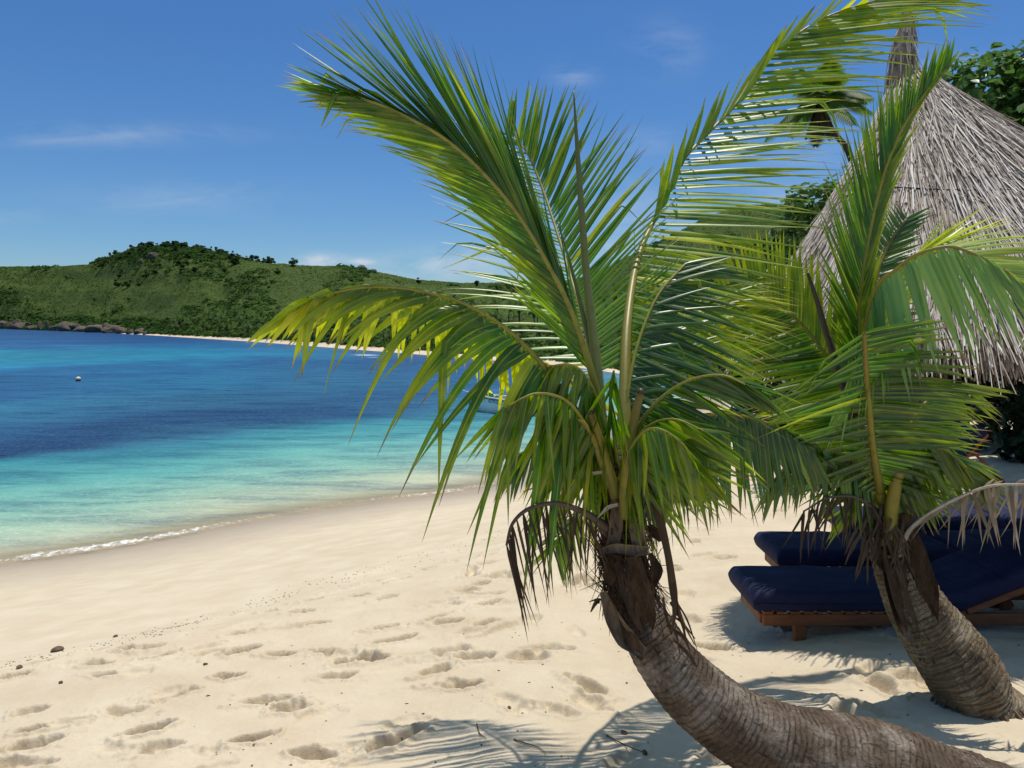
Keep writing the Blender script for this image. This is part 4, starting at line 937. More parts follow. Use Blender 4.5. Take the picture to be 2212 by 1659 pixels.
# left frond with spread leaflets
frond(palm2, o2, [(1898, 1050, 3.72), (1855, 900, 3.8), (1790, 775, 3.9), (1715, 685, 4.0), (1640, 640, 4.06), (1560, 625, 4.1)],
      [dict(k=[(.25, (-.95, -.12, 0), 190, .1), (.5, (-.97, -.15, 0), 230, .08), (.8, (-.93, -.4, 0), 180, .08), (1, (-.95, -.3, 0), 100, .1)], n=52, w=15, tw=.1),
       dict(k=[(.25, (.15, 1, .1), 170, 0), (.5, (.12, 1, .1), 200, 0), (.8, (-.02, 1, .1), 170, 0), (1, (-.4, .9, .1), 110, 0)], n=52, w=12, yel=.1)],
      t0=.22, mat='leaf', seed=24, r0=11, jit=.025, kinkp=0, yel_tip=.3, pmat='petiole', label='frond spread to the left with comb like leaflets')
mb = MB(); tube(mb, spline([P(1845, 900, 3.7), P(1792, 740, 3.7), P(1765, 650, 3.7), P(1745, 590, 3.7)], 24), np.linspace(10, 3, 24)/F*3.7, 10, flat=.7); mb.build('spear_leaf', M['petiole_dead'], palm2, o2)
# front dark frond facing us
frond(palm2, o2, [(1905, 1080, 3.64), (1888, 980, 3.5), (1878, 880, 3.4), (1870, 780, 3.32), (1868, 720, 3.28)],
      [dict(k=[(.1, (.95, -.3, 0), 160, .1), (.4, (1, -.02, 0), 250, .1), (.75, (1, .12, 0), 265, .12), (1, (.9, .3, 0), 170, .1)], n=44, w=15),
       dict(k=[(.1, (-.75, -.5, 0), 160, .1), (.45, (-.97, -.14, 0), 240, .06), (.8, (-.93, -.30, 0), 250, .1), (1, (-.75, -.5, 0), 170, .1)], n=26, w=12)],
      t0=.08, mat='leaf_dark', seed=25, r0=11, r1=6, jit=.05, kinkp=.03, pmat='petiole_yellow', label='dark front frond with horizontal leaflets and a yellow stalk')
frond(palm2, o2, [(1905, 1060, 3.8), (1850, 920, 3.95), (1790, 880, 4.05), (1720, 900, 4.15)],
      [dict(k=[(.1, (-.9, .12, 0), 200, .05), (.5, (-.98, .1, 0), 210, .05), (1, (-1, -.1, 0), 120, .1)], n=28, w=12), dict(k=[(.1, (-.6, -.7, 0), 180, .1), (1, (-.8, -.6, 0), 120, .1)], n=24, w=13)],
      t0=.1, mat='leaf', seed=26, r0=8, jit=.06, yel_tip=.2)
# low left hanging frond
frond(palm2, o2, [(1902, 1070, 3.64), (1850, 1000, 3.58), (1790, 975, 3.54), (1720, 990, 3.5), (1680, 1030, 3.48)],
      [dict(k=[(.1, (.15, -1, -.1), 130, .1), (.5, (-.02, -1, -.1), 140, .1), (1, (-.3, -1, 0), 90, .1)], n=34, w=16), dict(k=[(.1, (-.5, -.8, .2), 130, .2), (1, (-.6, -.8, .2), 90, .2)], n=28, w=14)],
      t0=.1, mat='leaf_dark', seed=27, r0=8, jit=.07)
frond(palm2, o2, [(1915, 1090, 3.62), (1960, 1000, 3.56), (2010, 965, 3.5), (2060, 985, 3.46), (2105, 1045, 3.44)],
      [dict(k=[(.1, (.35, -1, 0), 130, .1), (.5, (.55, -.9, 0), 150, .15), (1, (.7, -.8, 0), 90, .1)], n=32, w=15), dict(k=[(.1, (.9, .1, .1), 150, .3), (.6, (.95, -.25, .1), 150, .2), (1, (.9, -.6, 0), 90, .2)], n=30, w=14)],
      t0=.1, mat='leaf_dark', seed=28, r0=8, jit=.07, yel_tip=.35)
frond(palm2, o2, [(1920, 1080, 3.75), (1960, 930, 3.9), (2020, 850, 4.0), (2080, 830, 4.05)],
      [dict(k=[(.2, (1, .0, 0), 140, .1), (1, (1, -.15, 0), 120, .1)], n=30, w=12), dict(k=[(.2, (.75, -.65, 0), 170, .1), (1, (.85, -.5, 0), 120, .1)], n=28, w=12)],
      t0=.2, mat='leaf', seed=29, r0=7, jit=.05, yel_tip=.25)
# dead fronds
frond(palm2, o2, [(1900, 1110, 3.62), (1850, 1075, 3.55), (1790, 1075, 3.5), (1735, 1105, 3.46)],
      [dict(k=[(.1, (-.1, -1, 0), 110, .1), (1, (-.25, -1, 0), 100, .1)], n=16, w=8, jit=.2), dict(k=[(.1, (.2, -1, .2), 110, .1), (1, (-.3, -1, .1), 90, .1)], n=10, w=7, jit=.2)],
      t0=.1, mat='leaf_dead', pmat='petiole_dead', seed=30, r0=8, name='dead_frond', label='brown dead frond hanging at the left of the crown')
frond(palm2, o2, [(1935, 1220, 3.6), (1962, 1150, 3.55), (2010, 1108, 3.5), (2070, 1075, 3.45), (2140, 1050, 3.4), (2230, 1046, 3.36)],
      [dict(k=[(.4, (.05, -1, 0), 60, .1), (.7, (.08, -1, 0), 120, .05), (1, (.15, -1, 0), 150, .05)], n=15, w=8, t=(.6, 1), jit=.16),
       dict(k=[(.4, (-.55, -.8, .2), 80, .1), (1, (-.5, -1, .2), 130, .1)], n=11, w=5, t=(.45, 1), jit=.2),
       dict(k=[(.4, (.5, .4, 0), 25, .1), (1, (.7, .4, 0), 40, .3)], n=8, w=9, t=(.7, 1), jit=.2)],
      mat='leaf_bleached', pmat='petiole_bleached', seed=31, r0=8, r1=3.2, name='dead_frond', label='bleached dead frond reaching right over the navy cushions')
mb = MB(); g0 = np.random.default_rng(12)
for i in range(36):
    u = g0.uniform(1870, 1960); v = g0.uniform(1080, 1150); e = (u+g0.uniform(-60, 70), v+g0.uniform(60, 140))
    strip(mb, [(u, v, 3.6), ((u+e[0])/2+g0.uniform(-5, 8), (v+e[1])/2-10, 3.56), (*e, 3.54)], [7, 7, 2])
mb.build('dry_leaflet', M['leaf_dead'], palm2, o2)

# ------------------------------------------------------------------ thatched umbrella
AP = np.array([3.26, 6.24]); BC = np.array([3.74, 5.50]); RX, RYY = 1.86, 1.16; ZA, ZE = 6.10, 4.02
hut = empty('thatched_umbrella', (AP[0], AP[1], gz(*AP)), 'tall grey thatched beach umbrella with a pointed top behind the second palm', 'umbrella'); oh = np.array(hut.location)
def roof_pt(a, f, lift=0.0, flare=True):
    """f 0 apex .. 1 eave"""
    k_ = .03+.97*f**1.10
    f = np.asarray(f, float); a = np.asarray(a, float)
    x = AP[0]*(1-f)+BC[0]*f+np.cos(a)*RX*k_; y = AP[1]*(1-f)+BC[1]*f+np.sin(a)*RYY*k_; z = ZA+(ZE-ZA)*f
    ox, oz = .75, .62
    return np.stack([x+np.cos(a)*ox*lift, y+np.sin(a)*ox*lift, z+oz*lift+0*a], -1)
def cone_core(name, f0, f1, lift0, lift1, drop=0.0, wob=.03):
    A, Fr = np.meshgrid(np.linspace(0, 2*math.pi, 97), np.linspace(f0, f1, 24))
    t = (Fr-f0)/(f1-f0)
    v = roof_pt(A, np.minimum(Fr, 1.2), lift0+(lift1-lift0)*t+wob*fbm(A*6, Fr*12, 3, 2)); v[..., 2] -= drop*t
    return mesh_obj(name, v.reshape(-1, 3)-oh, grid_faces(24, 97), np.zeros((v.size//3, 4)), M['thatch_core'], hut)
def straws(n, f0, f1, ln, lift, seed, brown, drop=0, wpx=.009, droopend=.0, fpow=.5):
    g = np.random.default_rng(seed); a = g.uniform(0, 2*math.pi, n); f = f0+(f1-f0)*g.uniform(0, 1, n)**fpow; L = g.uniform(ln[0], ln[1], n)
    slope = math.hypot(ZA-ZE, RX); df = L/slope
    da = g.normal(size=n)*.030/np.maximum(f, .12)*np.where(g.uniform(size=n) < .05, 3.0, 1)
    lf = lift+g.uniform(0, .028, n)
    pts = []
    for s in (0, .5, 1):
        q = roof_pt(a+da*s, f+df*s, lf+.02*s*g.normal(size=n)); q[:, 2] -= drop*s+droopend*s*s*g.uniform(.3, 1, n); pts.append(q)
    w = g.uniform(.5, 1.5, n)*wpx
    side = nrm(np.cross(pts[2]-pts[0], np.array([0, 0, 1.0])))+g.normal(size=(n, 3))*.25
    v = np.stack([p+sg*side*w[:, None]*(1-.35*i/2) for i, p in enumerate(pts) for sg in (-1, 1)], 1)
    b = np.arange(n)[:, None]*6
    q = np.concatenate([b+np.array([0, 1, 3, 2]), b+np.array([2, 3, 5, 4])]).reshape(-1, 4)
    patch = fbm(a*3.0, f*9, 3, 33+seed)
    r = np.clip(g.beta(1.6, 1.5, n)+.55*patch, 0, 1)
    c = np.zeros((n*6, 4)); c[:, 1] = np.repeat(r, 6); c[:, 3] = np.repeat(np.clip(brown+g.uniform(-.2, .2, n)+.35*np.clip(fbm(a*2.2+4, f*7, 3, 71), 0, 1), 0, 1), 6)
    return v.reshape(-1, 3)-oh, q, c
def straw_obj(name, sets, parent):
    V = []; Q = []; C = []; n = 0
    for v, q, c in sets: V.append(v); Q.append(q+n); C.append(c); n += len(v)
    return mesh_obj(name, np.vstack(V), np.vstack(Q), np.vstack(C), M['thatch'], parent, False)
core = cone_core('roof_core', 0, .985, 0, .0)
straw_obj('thatch', [straws(46000, .0, .90, (.30, .65), .015, 1, .10, wpx=.0042), straws(14000, .0, .84, (.5, 1.1), .028, 2, .06, wpx=.0040), straws(9000, .84, .93, (.22, .38), .015, 3, .2, droopend=.06, fpow=1, wpx=.0045)], hut)['label'] = 'upper layer of grey thatch'
sk = cone_core('skirt_core', .93, 1.04, -.05, -.05, .14)
straw_obj('thatch_skirt', [straws(12000, .93, 1.0, (.14, .30), -.03, 4, .25, drop=.10, droopend=.05, fpow=1, wpx=.0045), straws(5000, .97, 1.03, (.12, .24), -.06, 5, .9, drop=.08, droopend=.08, fpow=1, wpx=.0045)], hut)['label'] = 'lower fringe of browner thatch'
mb = MB()
for ff, ph in ((.57, .4),):
    a = np.linspace(0, 2*math.pi, 90); q = roof_pt(a, ff+.012*np.sin(a*3+ph), .075); q[:, 2] -= .035*np.abs(np.sin(a*2.5)); tube(mb, q, .005, 6, cap=False)
    a = np.linspace(0, 2*math.pi, 90)
    if ff > .5: break
mb.build('rope_tie', M['black_rope'], hut, oh)
fb = MB(); zt = E+(700-12)/F*6.35
pf = spline([np.array([AP[0]-.02, AP[1], ZA-.35]), np.array([AP[0]-.05, AP[1], ZA+.1]), np.array([AP[0]-.02, AP[1], ZA+.35]), np.array([AP[0], AP[1], zt])], 30)
tube(fb, pf, np.interp(np.linspace(0, 1, 30), [0, .35, .6, .9, 1], [.17, .095, .06, .035, .022])*(1+.10*np.sin(np.linspace(0, 40, 30))), 14)
fin = fb.build('finial', M['pole'], hut, oh)
g0 = np.random.default_rng(3); fb = MB()
for i in range(500):
    k_ = g0.integers(0, 26); a = g0.uniform(0, 6.28); r = np.interp(k_/30, [0, .35, .6, .9, 1], [.175, .10, .065, .04, .026]); q = pf[k_]+np.array([math.cos(a)*r, math.sin(a)*r, 0])
    e = q+np.array([math.cos(a)*.02, math.sin(a)*.02, -g0.uniform(.08, .22)])+g0.normal(size=3)*.012
    w = np.array([-math.sin(a), math.cos(a), 0])*.006
    fb.add([q-w, q+w, e+w*.7, e-w*.7], [(0, 1, 2, 3)], [0, g0.uniform(.1, .7), 0, .15])
fb.build('wrapping', M['thatch'], fin, oh, False)
mb = MB(); tube(mb, [np.array([AP[0], AP[1], oh[2]-.3]), np.array([AP[0], AP[1], 4.0]), np.array([AP[0], AP[1], 5.9])], [.078, .075, .07], 18); mb.build('pole', M['pole'], hut, oh)
mb = MB(); xp = AP[0]+.098; tube(mb, [np.array([xp, AP[1]-.02, oh[2]-.3]), np.array([xp, AP[1]-.02, 4.2])], .017, 10)
tube(mb, [np.array([xp, AP[1]-.02, oh[2]+.42]), np.array([xp, AP[1]-.02, oh[2]+.46])], .022, 10); mb.build('pipe', M['pipe'], hut, oh)
for i in range(8):
    a = i*math.pi/4+.2; mb = MB(); tube(mb, [roof_pt(np.array(a), .12, -.06), roof_pt(np.array(a), .98, -.05)], .03, 8); mb.build('rafter', M['wood'], hut, oh)

# ------------------------------------------------------------------ loungers
def cushion(L, W, H, r=.05, seed=0):
    nx, ny = 40, 14; mb = MB()
    def prof(n, half, rr):   # superellipse style closed slab, sampled as grid over top+bottom
        return None
    # build as lat-long style rounded box
    def ends(half, m):
        e = (1-np.cos(np.linspace(0, math.pi/2, 9)))*r; mid = np.linspace(r, 2*half-r, m)[1:-1]
        return (np.concatenate([e, mid, 2*half-e[::-1]])-half)/half
    xs = ends(L/2, nx); ys = ends(W/2, ny); nx, ny = len(xs), len(ys)
    X, Yg = np.meshgrid(xs, ys, indexing='ij')
    ex = np.clip((1-np.abs(X))*L/2/r, 0, 1); ey = np.clip((1-np.abs(Yg))*W/2/r, 0, 1)
    e = np.clip(1-(1-ex)**2.6, 0, 1)**(1/2.6)*np.clip(1-(1-ey)**2.6, 0, 1)**(1/2.6)
    dim = .010*fbm(X*4+seed, Yg*2.2, 4, 5)-.012*np.exp(-((np.abs(((X*.5+.5)*3) % 1-.5)-.5)/.035)**2)
    top = H/2*e+dim*e+.012*(1-Yg**2)*e; bot = -H/2*e
    v1 = np.stack([X*L/2, Yg*W/2, top], -1).reshape(-1, 3); v2 = np.stack([X*L/2, Yg*W/2, bot], -1).reshape(-1, 3)
    f = grid_faces(nx, ny); mb.add(v1, [q[::-1] for q in f.tolist()][::1], None); mb.add(v2, f.tolist(), None)
    return mb
def lerpgrid():
    pass
def make_lounger(label, wood='teak', recline=.37, seat_len=1.30, back_len=.78, wheels=True, grp='navy sun loungers under the thatched umbrella'):
    W = .50; root = empty('sun_lounger', (0, 0, 0), label, 'sun lounger', grp)
    total = seat_len+back_len*.95
    for sy in (0, 1):
        y = .03+sy*(W-.06)
        mb = MB(); box(mb, (total/2+.02, y, .215), (total-.02, .035, .075), bev=.006); r = mb.build('side_rail', M[wood], root, smooth=False)
    for xb in (.045, seat_len+.02, total-.02):
        mb = MB(); box(mb, (xb, W/2, .213), (.05, W-.10, .065)); mb.build('cross_bar', M[wood], root, smooth=False)
    mb = MB()
    for i in range(15): box(mb, (.06+i*(seat_len-.1)/14, W/2, .262), (.062, W-.015, .018), bev=.004)
    mb.build('seat_slats', M[wood], root, smooth=False)
    for sx in (.27, total-.30):
        for sy in (0, 1):
            if wheels and sx > 1 : continue
            mb = MB(); box(mb, (sx, .055+sy*(W-.11), .09), (.075, .05, .20), bev=.006); mb.build('leg', M[wood], root, smooth=False)
    if wheels:
        for sy in (0, 1):
            mb = MB(); y = .03+sy*(W-.06)+(-.045 if sy == 0 else .045)
            tube(mb, [np.array([total-.22, y-.016, .105]), np.array([total-.22, y+.016, .105])], .095, 28, ref=(1, 0, 0)); wv = mb.build('wheel', M[wood], root, smooth=False)
            mb = MB(); tube(mb, [np.array([total-.22, y-.022, .105]), np.array([total-.22, y+.022, .105])], .014, 12, ref=(1, 0, 0)); mb.build('axle_cap', M['pipe'], wv, smooth=False)
        mb = MB(); tube(mb, [np.array([total-.22, 0, .105]), np.array([total-.22, W, .105])], .012, 8, ref=(1, 0, 0)); mb.build('axle', M['black_paint'], root)
        for sy in (0, 1):
            mb = MB(); box(mb, (total-.22, .055+sy*(W-.11), .16), (.07, .03, .12)); mb.build('wheel_bracket', M[wood], root, smooth=False)
    # backrest: rails, slats, prop
    R = roty(-recline); hinge = np.array([seat_len, 0, .268])
    def bk(c): return hinge+R@np.asarray(c, float)
    bf = MB()
    for y in (.02, W-.02): box(bf, bk((back_len/2, y, 0)), (back_len, .03, .045), R)
    for i in range(9): box(bf, bk((.06+i*(back_len-.1)/8, W/2, .0)), (.055, W-.09, .018), R, .004)
    bo = bf.build('backrest', M[wood], root, smooth=False)
    top = bk((back_len*.62, 0, -.01))
    for y in (.05, W-.05):
        pb = MB(); a = np.array([top[0], y, top[2]]); b = np.array([seat_len+back_len*.93, y, .225]); d = b-a; an = math.atan2(-d[2], d[0])
        box(pb, (a+b)/2, (np.linalg.norm(d), .022, .035), roty(an))
        pb.build('prop', M[wood], bo, smooth=False)
    cu = cushion(seat_len+.05, W+.05, .125); 
    v = np.concatenate(cu.v); 
    o = cu.build('seat_cushion', M['navy'], root, (-(seat_len/2-.02), -W/2, -.336))
    pm = MB(); 
    for dz in (-.0,): tube(pm, [np.array([-.02, -.028, .328]), np.array([seat_len, -.028, .328])], .004, 6)
    pm.build('piping', M['navy_piping'], o)
    for i in range(5):
        ts = MB(); box(ts, (.16+i*.24, -.012, .270), (.016, .012, .004), bev=.001); ts.build('tie_tape', M['pipe'], o, smooth=False)
    cb = cushion(back_len+.02, W+.05, .115, seed=4); vb = np.concatenate(cb.v); ctr = bk((back_len/2+.02, W/2, .08))
    cb.v = [(x@R.T) for x in cb.v]
    cb.build('back_cushion', M['navy'], root, -ctr)
    return root
def place(root, u, Y, dz=0, rz=0):
    x = (u-UC)/F*Y; z = gz(x+.3, Y+.25); root.location = (x, Y, z+dz-.035); root.rotation_euler = (0, 0, rz)
lab = ['nearest navy sun lounger on the sand, half hidden by the second palm trunk', 'second navy sun lounger, right behind the nearest one', 'third navy sun lounger, its cushion top bright in the sun', 'fourth navy sun lounger, behind the sunlit one']
l1 = make_lounger(lab[0])
place(l1, 1640, 4.72)
l2 = make_lounger(lab[1], recline=.02)
for i, (u, Y) in enumerate([(1690, 5.60), (1840, 6.38), (1995, 7.05)]):
    c_ = (l2 if i == 0 else copy_tree(l2)); c_['label'] = lab[i+1]; place(c_, u, Y)
l5 = make_lounger('orange brown lounger with raised back and round wheel, farthest up the beach', 'teak_red', .82, 1.25, .80, True, None); del_ = None
place(l5, 1850, 10.3)
l1z = l1.location.z
print('lounger z', l1z, 'ground front', gz(1.0, 2.75), gz(1.3, 4))

# ------------------------------------------------------------------ broadleaf trees and shrubs at the right
def leafy(name, X, Y, ztop, r, nl, mat, seed, label, cat, low=.3, leaf=.07, lean=0, nblob=12, flat=.8, bias=0, group=None, tr=.022):
    z = gz(X, Y) if Y < 40 else 2.5
    root = empty(name, (X, Y, z), label, cat, group); tree_parts(root, ztop-z, r, nl, mat, seed, lean, leaf, tr, low, nblob, flat, 1.25, bias); return root
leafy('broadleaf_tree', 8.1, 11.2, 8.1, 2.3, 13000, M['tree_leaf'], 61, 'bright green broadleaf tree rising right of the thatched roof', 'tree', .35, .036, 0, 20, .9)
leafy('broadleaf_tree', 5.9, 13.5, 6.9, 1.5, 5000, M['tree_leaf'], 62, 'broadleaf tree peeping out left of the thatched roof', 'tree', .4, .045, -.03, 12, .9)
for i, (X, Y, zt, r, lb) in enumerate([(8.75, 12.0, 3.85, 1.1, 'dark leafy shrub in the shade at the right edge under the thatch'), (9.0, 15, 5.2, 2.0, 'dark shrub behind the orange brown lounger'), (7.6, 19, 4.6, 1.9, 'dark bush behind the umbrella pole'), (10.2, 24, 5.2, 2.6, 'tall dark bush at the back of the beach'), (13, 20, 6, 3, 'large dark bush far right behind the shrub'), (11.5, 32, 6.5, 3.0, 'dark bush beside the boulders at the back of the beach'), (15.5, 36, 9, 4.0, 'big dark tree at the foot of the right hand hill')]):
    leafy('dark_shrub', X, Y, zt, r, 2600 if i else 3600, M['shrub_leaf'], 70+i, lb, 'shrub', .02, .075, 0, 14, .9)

# ------------------------------------------------------------------ far palms
def far_palm(root, seed, h=1.0, cr=.36, nf=17, hang=4, lean=.12, nl=16, trr=.016):
    g = np.random.default_rng(seed); mb = MB()
    top = np.array([lean*h, 0, h*.78]); tube(mb, spline([np.array([0, 0, -.1*h]), np.array([lean*h*.15, 0, h*.35]), top], 10), np.linspace(trr*1.4, trr, 10)*h, 7); mb.build('trunk', M['wood'], root)
    mb = MB(); dead = MB()
    for i in range(nf+hang):
        a = i*2.4+g.uniform(-.2, .2); el = g.uniform(-.25, 1.15) if i < nf else g.uniform(-1.4, -1.1)
        d = np.array([math.cos(a)*math.cos(el), math.sin(a)*math.cos(el), math.sin(el)]); L = cr*h*g.uniform(.8, 1.1)*(1 if i < nf else .75)
        ts = np.linspace(0, 1, 9); p = top+d*(L*ts)[:, None]+DOWN*(L*.55*ts**2*max(.1, math.cos(el)))[:, None]
        T = nrm(np.gradient(p, axis=0)); sd = nrm(np.cross(T, np.array([0, 0, 1.0])+.2*d)); m_ = mb if i < nf else dead
        for k_ in range(nl):
            t = .15+.85*k_/(nl-1); q = np.array([np.interp(t, ts, p[:, j]) for j in range(3)]); tt2 = np.array([np.interp(t, ts, T[:, j]) for j in range(3)]); s2 = np.array([np.interp(t, ts, sd[:, j]) for j in range(3)])
            for sg in (-1, 1):
                ld = nrm(sg*s2*.9+tt2*.7+DOWN*.35); LL = L*.40*math.sin(math.pi*(.12+.8*t))
                leaflet(m_, q, ld, LL, .25, tt2, L*.055, g.uniform(), -.1+.25*g.uniform(), nseg=3)
        tube(m_, p, np.linspace(.008, .002, 9)*h, 4, c=[0, .5, 0, .6])
    mb.build('crown', M['leaf_far'], root)
    if hang: dead.build('dead_frond', M['leaf_dead'], root)
fpx = 1775; Yp = 36.0
tp = P(1772, 212, Yp); bs = P(1905, 760, Yp)
fp_ = empty('leaning_palm', (bs[0], bs[1], 2.2), 'distant palm with a bent thin trunk in the sky left of the thatch top', 'palm')
mb = MB(); tube(mb, spline([np.array([bs[0], bs[1], 1.8]), P(1870, 480, Yp), P(1835, 335, Yp), P(1800, 285, Yp), P(1778, 235, Yp), tp], 30), np.linspace(.17, .10, 30), 10); mb.build('trunk', M['wood'], fp_, np.array(fp_.location))
tmp = empty('tmp', (0, 0, 0)); far_palm(tmp, 77, 6.5, .36, 19, 5, 0, 22)
for ch in list(tmp.children):
    if ch.name.startswith('trunk'): bpy.data.objects.remove(ch)
    else: ch.parent = fp_; ch.location = Vector(tp)-Vector((0, 0, 6.5*.78))-fp_.location
bpy.data.objects.remove(tmp)

pal = []
def far_palms():
    g = random.Random(9)
    spots = []
    for i in range(46): spots.append((g.uniform(375, 640), g.uniform(.005, .11)))
    for i in range(34): spots.append((g.uniform(640, 1000), g.uniform(.005, .09)))
    for i in range(40): spots.append((g.uniform(1000, 1330), g.uniform(.01, .30)))
    for i in range(14): spots.append((g.uniform(1330, 1700), g.uniform(.02, .3)))
    spots += [(120, .13), (60, .2), (500, .3), (612, .36), (700, .4)]
    for i, (u, t) in enumerate(spots):
        X, Y, Z = [float(a) for a in hill_z(np.float64(u), np.float64(t))]
        px = g.uniform(20, 30) if u < 640 else (g.uniform(26, 40) if u < 1000 else g.uniform(38, 60))
        if u < 200: px = 26
        if u in (500, 612, 700): px = 12
        h = px/F*Y
        if i < 5:
            r = empty('shore_palm', (0, 0, 0), None, 'palm'); far_palm(r, 500+i, 1.0, .40, 15, 3, .05*i, 11, .016); pal.append(r)
        else: r = copy_tree(pal[i % 5])
        r.location = (X, Y, Z); r.scale = (h, h, h*g.uniform(.85, 1.1)); r.rotation_euler = (g.uniform(-.1, .1), g.uniform(-.1, .1), g.uniform(0, 6.28))
        if u < 200: r['label'] = 'lone pale palm above the boulders of the far left shore'; r['group'] = 'lone palms over the far left shore'
        elif u < 640: r['label'] = 'small coconut palm in the row behind the far beach'; r['group'] = 'palms in the row behind the far beach'
        else: r['label'] = 'coconut palm in the thick grove at the right end of the far beach'; r['group'] = 'palms of the grove at the far beach'
far_palms()

# ------------------------------------------------------------------ boat, person, buoy
Yb = E*F/(886-VH)
bl = np.array([(1013-UC)/F*Yb, Yb, 0.0])
boat = empty('motor_boat', bl, 'small white open boat with black trim and lettering, moored off the beach', 'boat', rz=math.radians(-27))
LB, NB = 5.2, 26
def hull_sec(t):
    """half width and keel for t 0 bow .. 1 stern"""
    w = .85*min(1, (t*2.3)**.62) if t > 0 else 0.0
    sheer = .56+.22*(1-t)**2; keel = -.22*min(1, t*4); return w, sheer, keel
mbh = MB(); mbt = MB(); mbi = MB(); rows = []; rim = []; inner = []
for i in range(NB+1):
    t = i/NB; w, sh, kl = hull_sec(t); x = t*LB-(0)
    rake = .32*(1-min(1, t*3.0))
    pts = []
    for s in np.linspace(-1, 1, 17):
        a = abs(s); zz = kl+(sh-kl)*a**1.6; ww = w*(a**.40 if a > 0 else 0)*(1-.16*max(0, zz)/sh*max(0, a-.3)/.7)
        pts.append((x+rake*(1-(zz-kl)/(sh-kl+1e-6)), math.copysign(ww, s) if a > 0 else 0, zz))
    rows.append(pts); rim.append((x, w, sh)); inner.append((x, w))
mbh.add(np.array(rows).reshape(-1, 3), grid_faces(NB+1, 17).tolist()); mbh.add(np.array(rows[-1]), [tuple(range(17))])
hull = mbh.build('hull', M['hull'], boat)
bm_ = MB()
for sg in (-1, 1):
    q = np.array([(x, sg*(w*.85+.012), sh-.055) for x, w, sh in rim]); tube(bm_, q, .020, 6)
bm_.build('trim', M['black_paint'], boat)
bm_ = MB()
for sg in (-1, 1):
    q = np.array([(x, sg*w*.84, sh+.012) for x, w, sh in rim]); tube(bm_, q, .032, 8)
bm_.build('gunwale', M['white_paint'], boat)
v = []
for x, w in inner:
    w2 = max(0, w*.84-.04); v += [(x, -w2, .40), (x, -w2*.8, .12), (x, 0, .10), (x, w2*.8, .12), (x, w2, .40)]
bi = MB(); bi.add(np.array(v)+[0, 0, 0], grid_faces(NB+1, 5).tolist()); bi.build('inner_deck', M['grey_deck'], boat)
fd = MB(); n0 = 7
vv = [];
for i in range(n0): x, w, sh = rim[i]; vv += [(x, -max(w*.84-.02, 0), sh-.02), (x, max(w*.84-.02, 0), sh-.02)]
fd.add(vv, grid_faces(n0, 2).tolist()); fd.build('foredeck', M['white_paint'], boat)
for x in (1.9, 3.3):
    b_ = MB(); box(b_, (x, 0, .42), (.28, 1.35, .04)); b_.build('bench', M['white_paint'], boat)
b_ = MB(); tube(b_, [np.array([.25, 0, .78]), np.array([-.65, .12, .95])], [.018, .014], 8); b_.build('bow_pole', M['white_paint'], boat)
b_ = MB(); tube(b_, spline([np.array([.03, -.03, .70]), np.array([-.25, -.35, .25]), np.array([-.6, -.75, -.15])], 10), .010, 6); b_.build('mooring_rope', M['rope'], boat)
def boat_text(s, x, size):
    cu = bpy.data.curves.new('txt', 'FONT'); cu.body = s; cu.size = size; cu.extrude = .002; cu.resolution_u = 3
    to = bpy.data.objects.new('txt', cu); col.objects.link(to); bpy.context.view_layer.update()
    me = bpy.data.meshes.new_from_object(to.evaluated_get(bpy.context.evaluated_depsgraph_get())); bpy.data.objects.remove(to)
    n = len(me.vertices); co = np.zeros(n*3); me.vertices.foreach_get('co', co); co = co.reshape(-1, 3)
    # wrap onto the near side of the hull
    out = []
    for (tx, ty, tz) in co:
        X_ = x+tx; t = min(max(X_/LB, 0.001), 1); w, sh, kl = hull_sec(t); z = sh-.21+ty
        a = ((z-kl)/(sh-kl))**(1/1.6); out.append((X_, -(w*a**.40)*(1-.16*max(0, z)/sh*max(0, a-.3)/.7)-.014-tz, z))
    me.vertices.foreach_set('co', np.array(out).ravel()); me.update(); me.materials.append(M['black_paint'])
    o = bpy.data.objects.new('lettering', me); col.objects.link(o); o.parent = boat
boat_text('\u25C4 S BE', .22, .16); boat_text('OCTI-US  F', 1.30, .17)

def skin_obj(name, verts, edges, radii, mat, parent, sub=2):
    me = bpy.data.meshes.new(name); me.from_pydata([tuple(v) for v in verts], edges, []); o = bpy.data.objects.new(name, me); col.objects.link(o); o.parent = parent
    md = o.modifiers.new('Skin', 'SKIN'); md.use_smooth_shade = True
    for i, r in enumerate(radii): me.skin_vertices[0].data[i].radius = (r, r) if not isinstance(r, tuple) else r
    me.skin_vertices[0].data[0].use_root = True
    s = o.modifiers.new('Sub', 'SUBSURF'); s.levels = sub; s.render_levels = sub
    me.materials.append(mat); return o
# seated person bending towards the bow (-x), sitting on the fore bench
pw = Matrix.Rotation(math.radians(-27), 4, 'Z')@Vector((1.15, -.05, .0))+Vector(bl)
person = empty('person', pw, 'person in a yellow and green striped shirt bending forward in the boat', 'person', rz=math.radians(-27))
pel = np.array([.10, 0, .52])
bv = [pel, (-.02, 0, .76), (-.20, 0, .95), (-.30, 0, 1.02), (-.36, 0, 1.03),            # spine to neck 0-4
      (-.20, .19, .93), (-.26, .26, .70), (-.42, .20, .52), (-.50, .17, .46),             # arm 5-8
      (-.20, -.19, .93), (-.26, -.26, .70), (-.42, -.20, .52), (-.50, -.17, .46),         # arm 9-12
      (.08, .11, .50), (-.32, .14, .56), (-.28, .13, .18), (-.38, .13, .13),              # leg 13-16
      (.08, -.11, .50), (-.32, -.14, .56), (-.28, -.13, .18), (-.38, -.13, .13),          # leg 17-20
      (-.43, 0, 1.03), (-.50, 0, .98)]                                                    # head 21,22
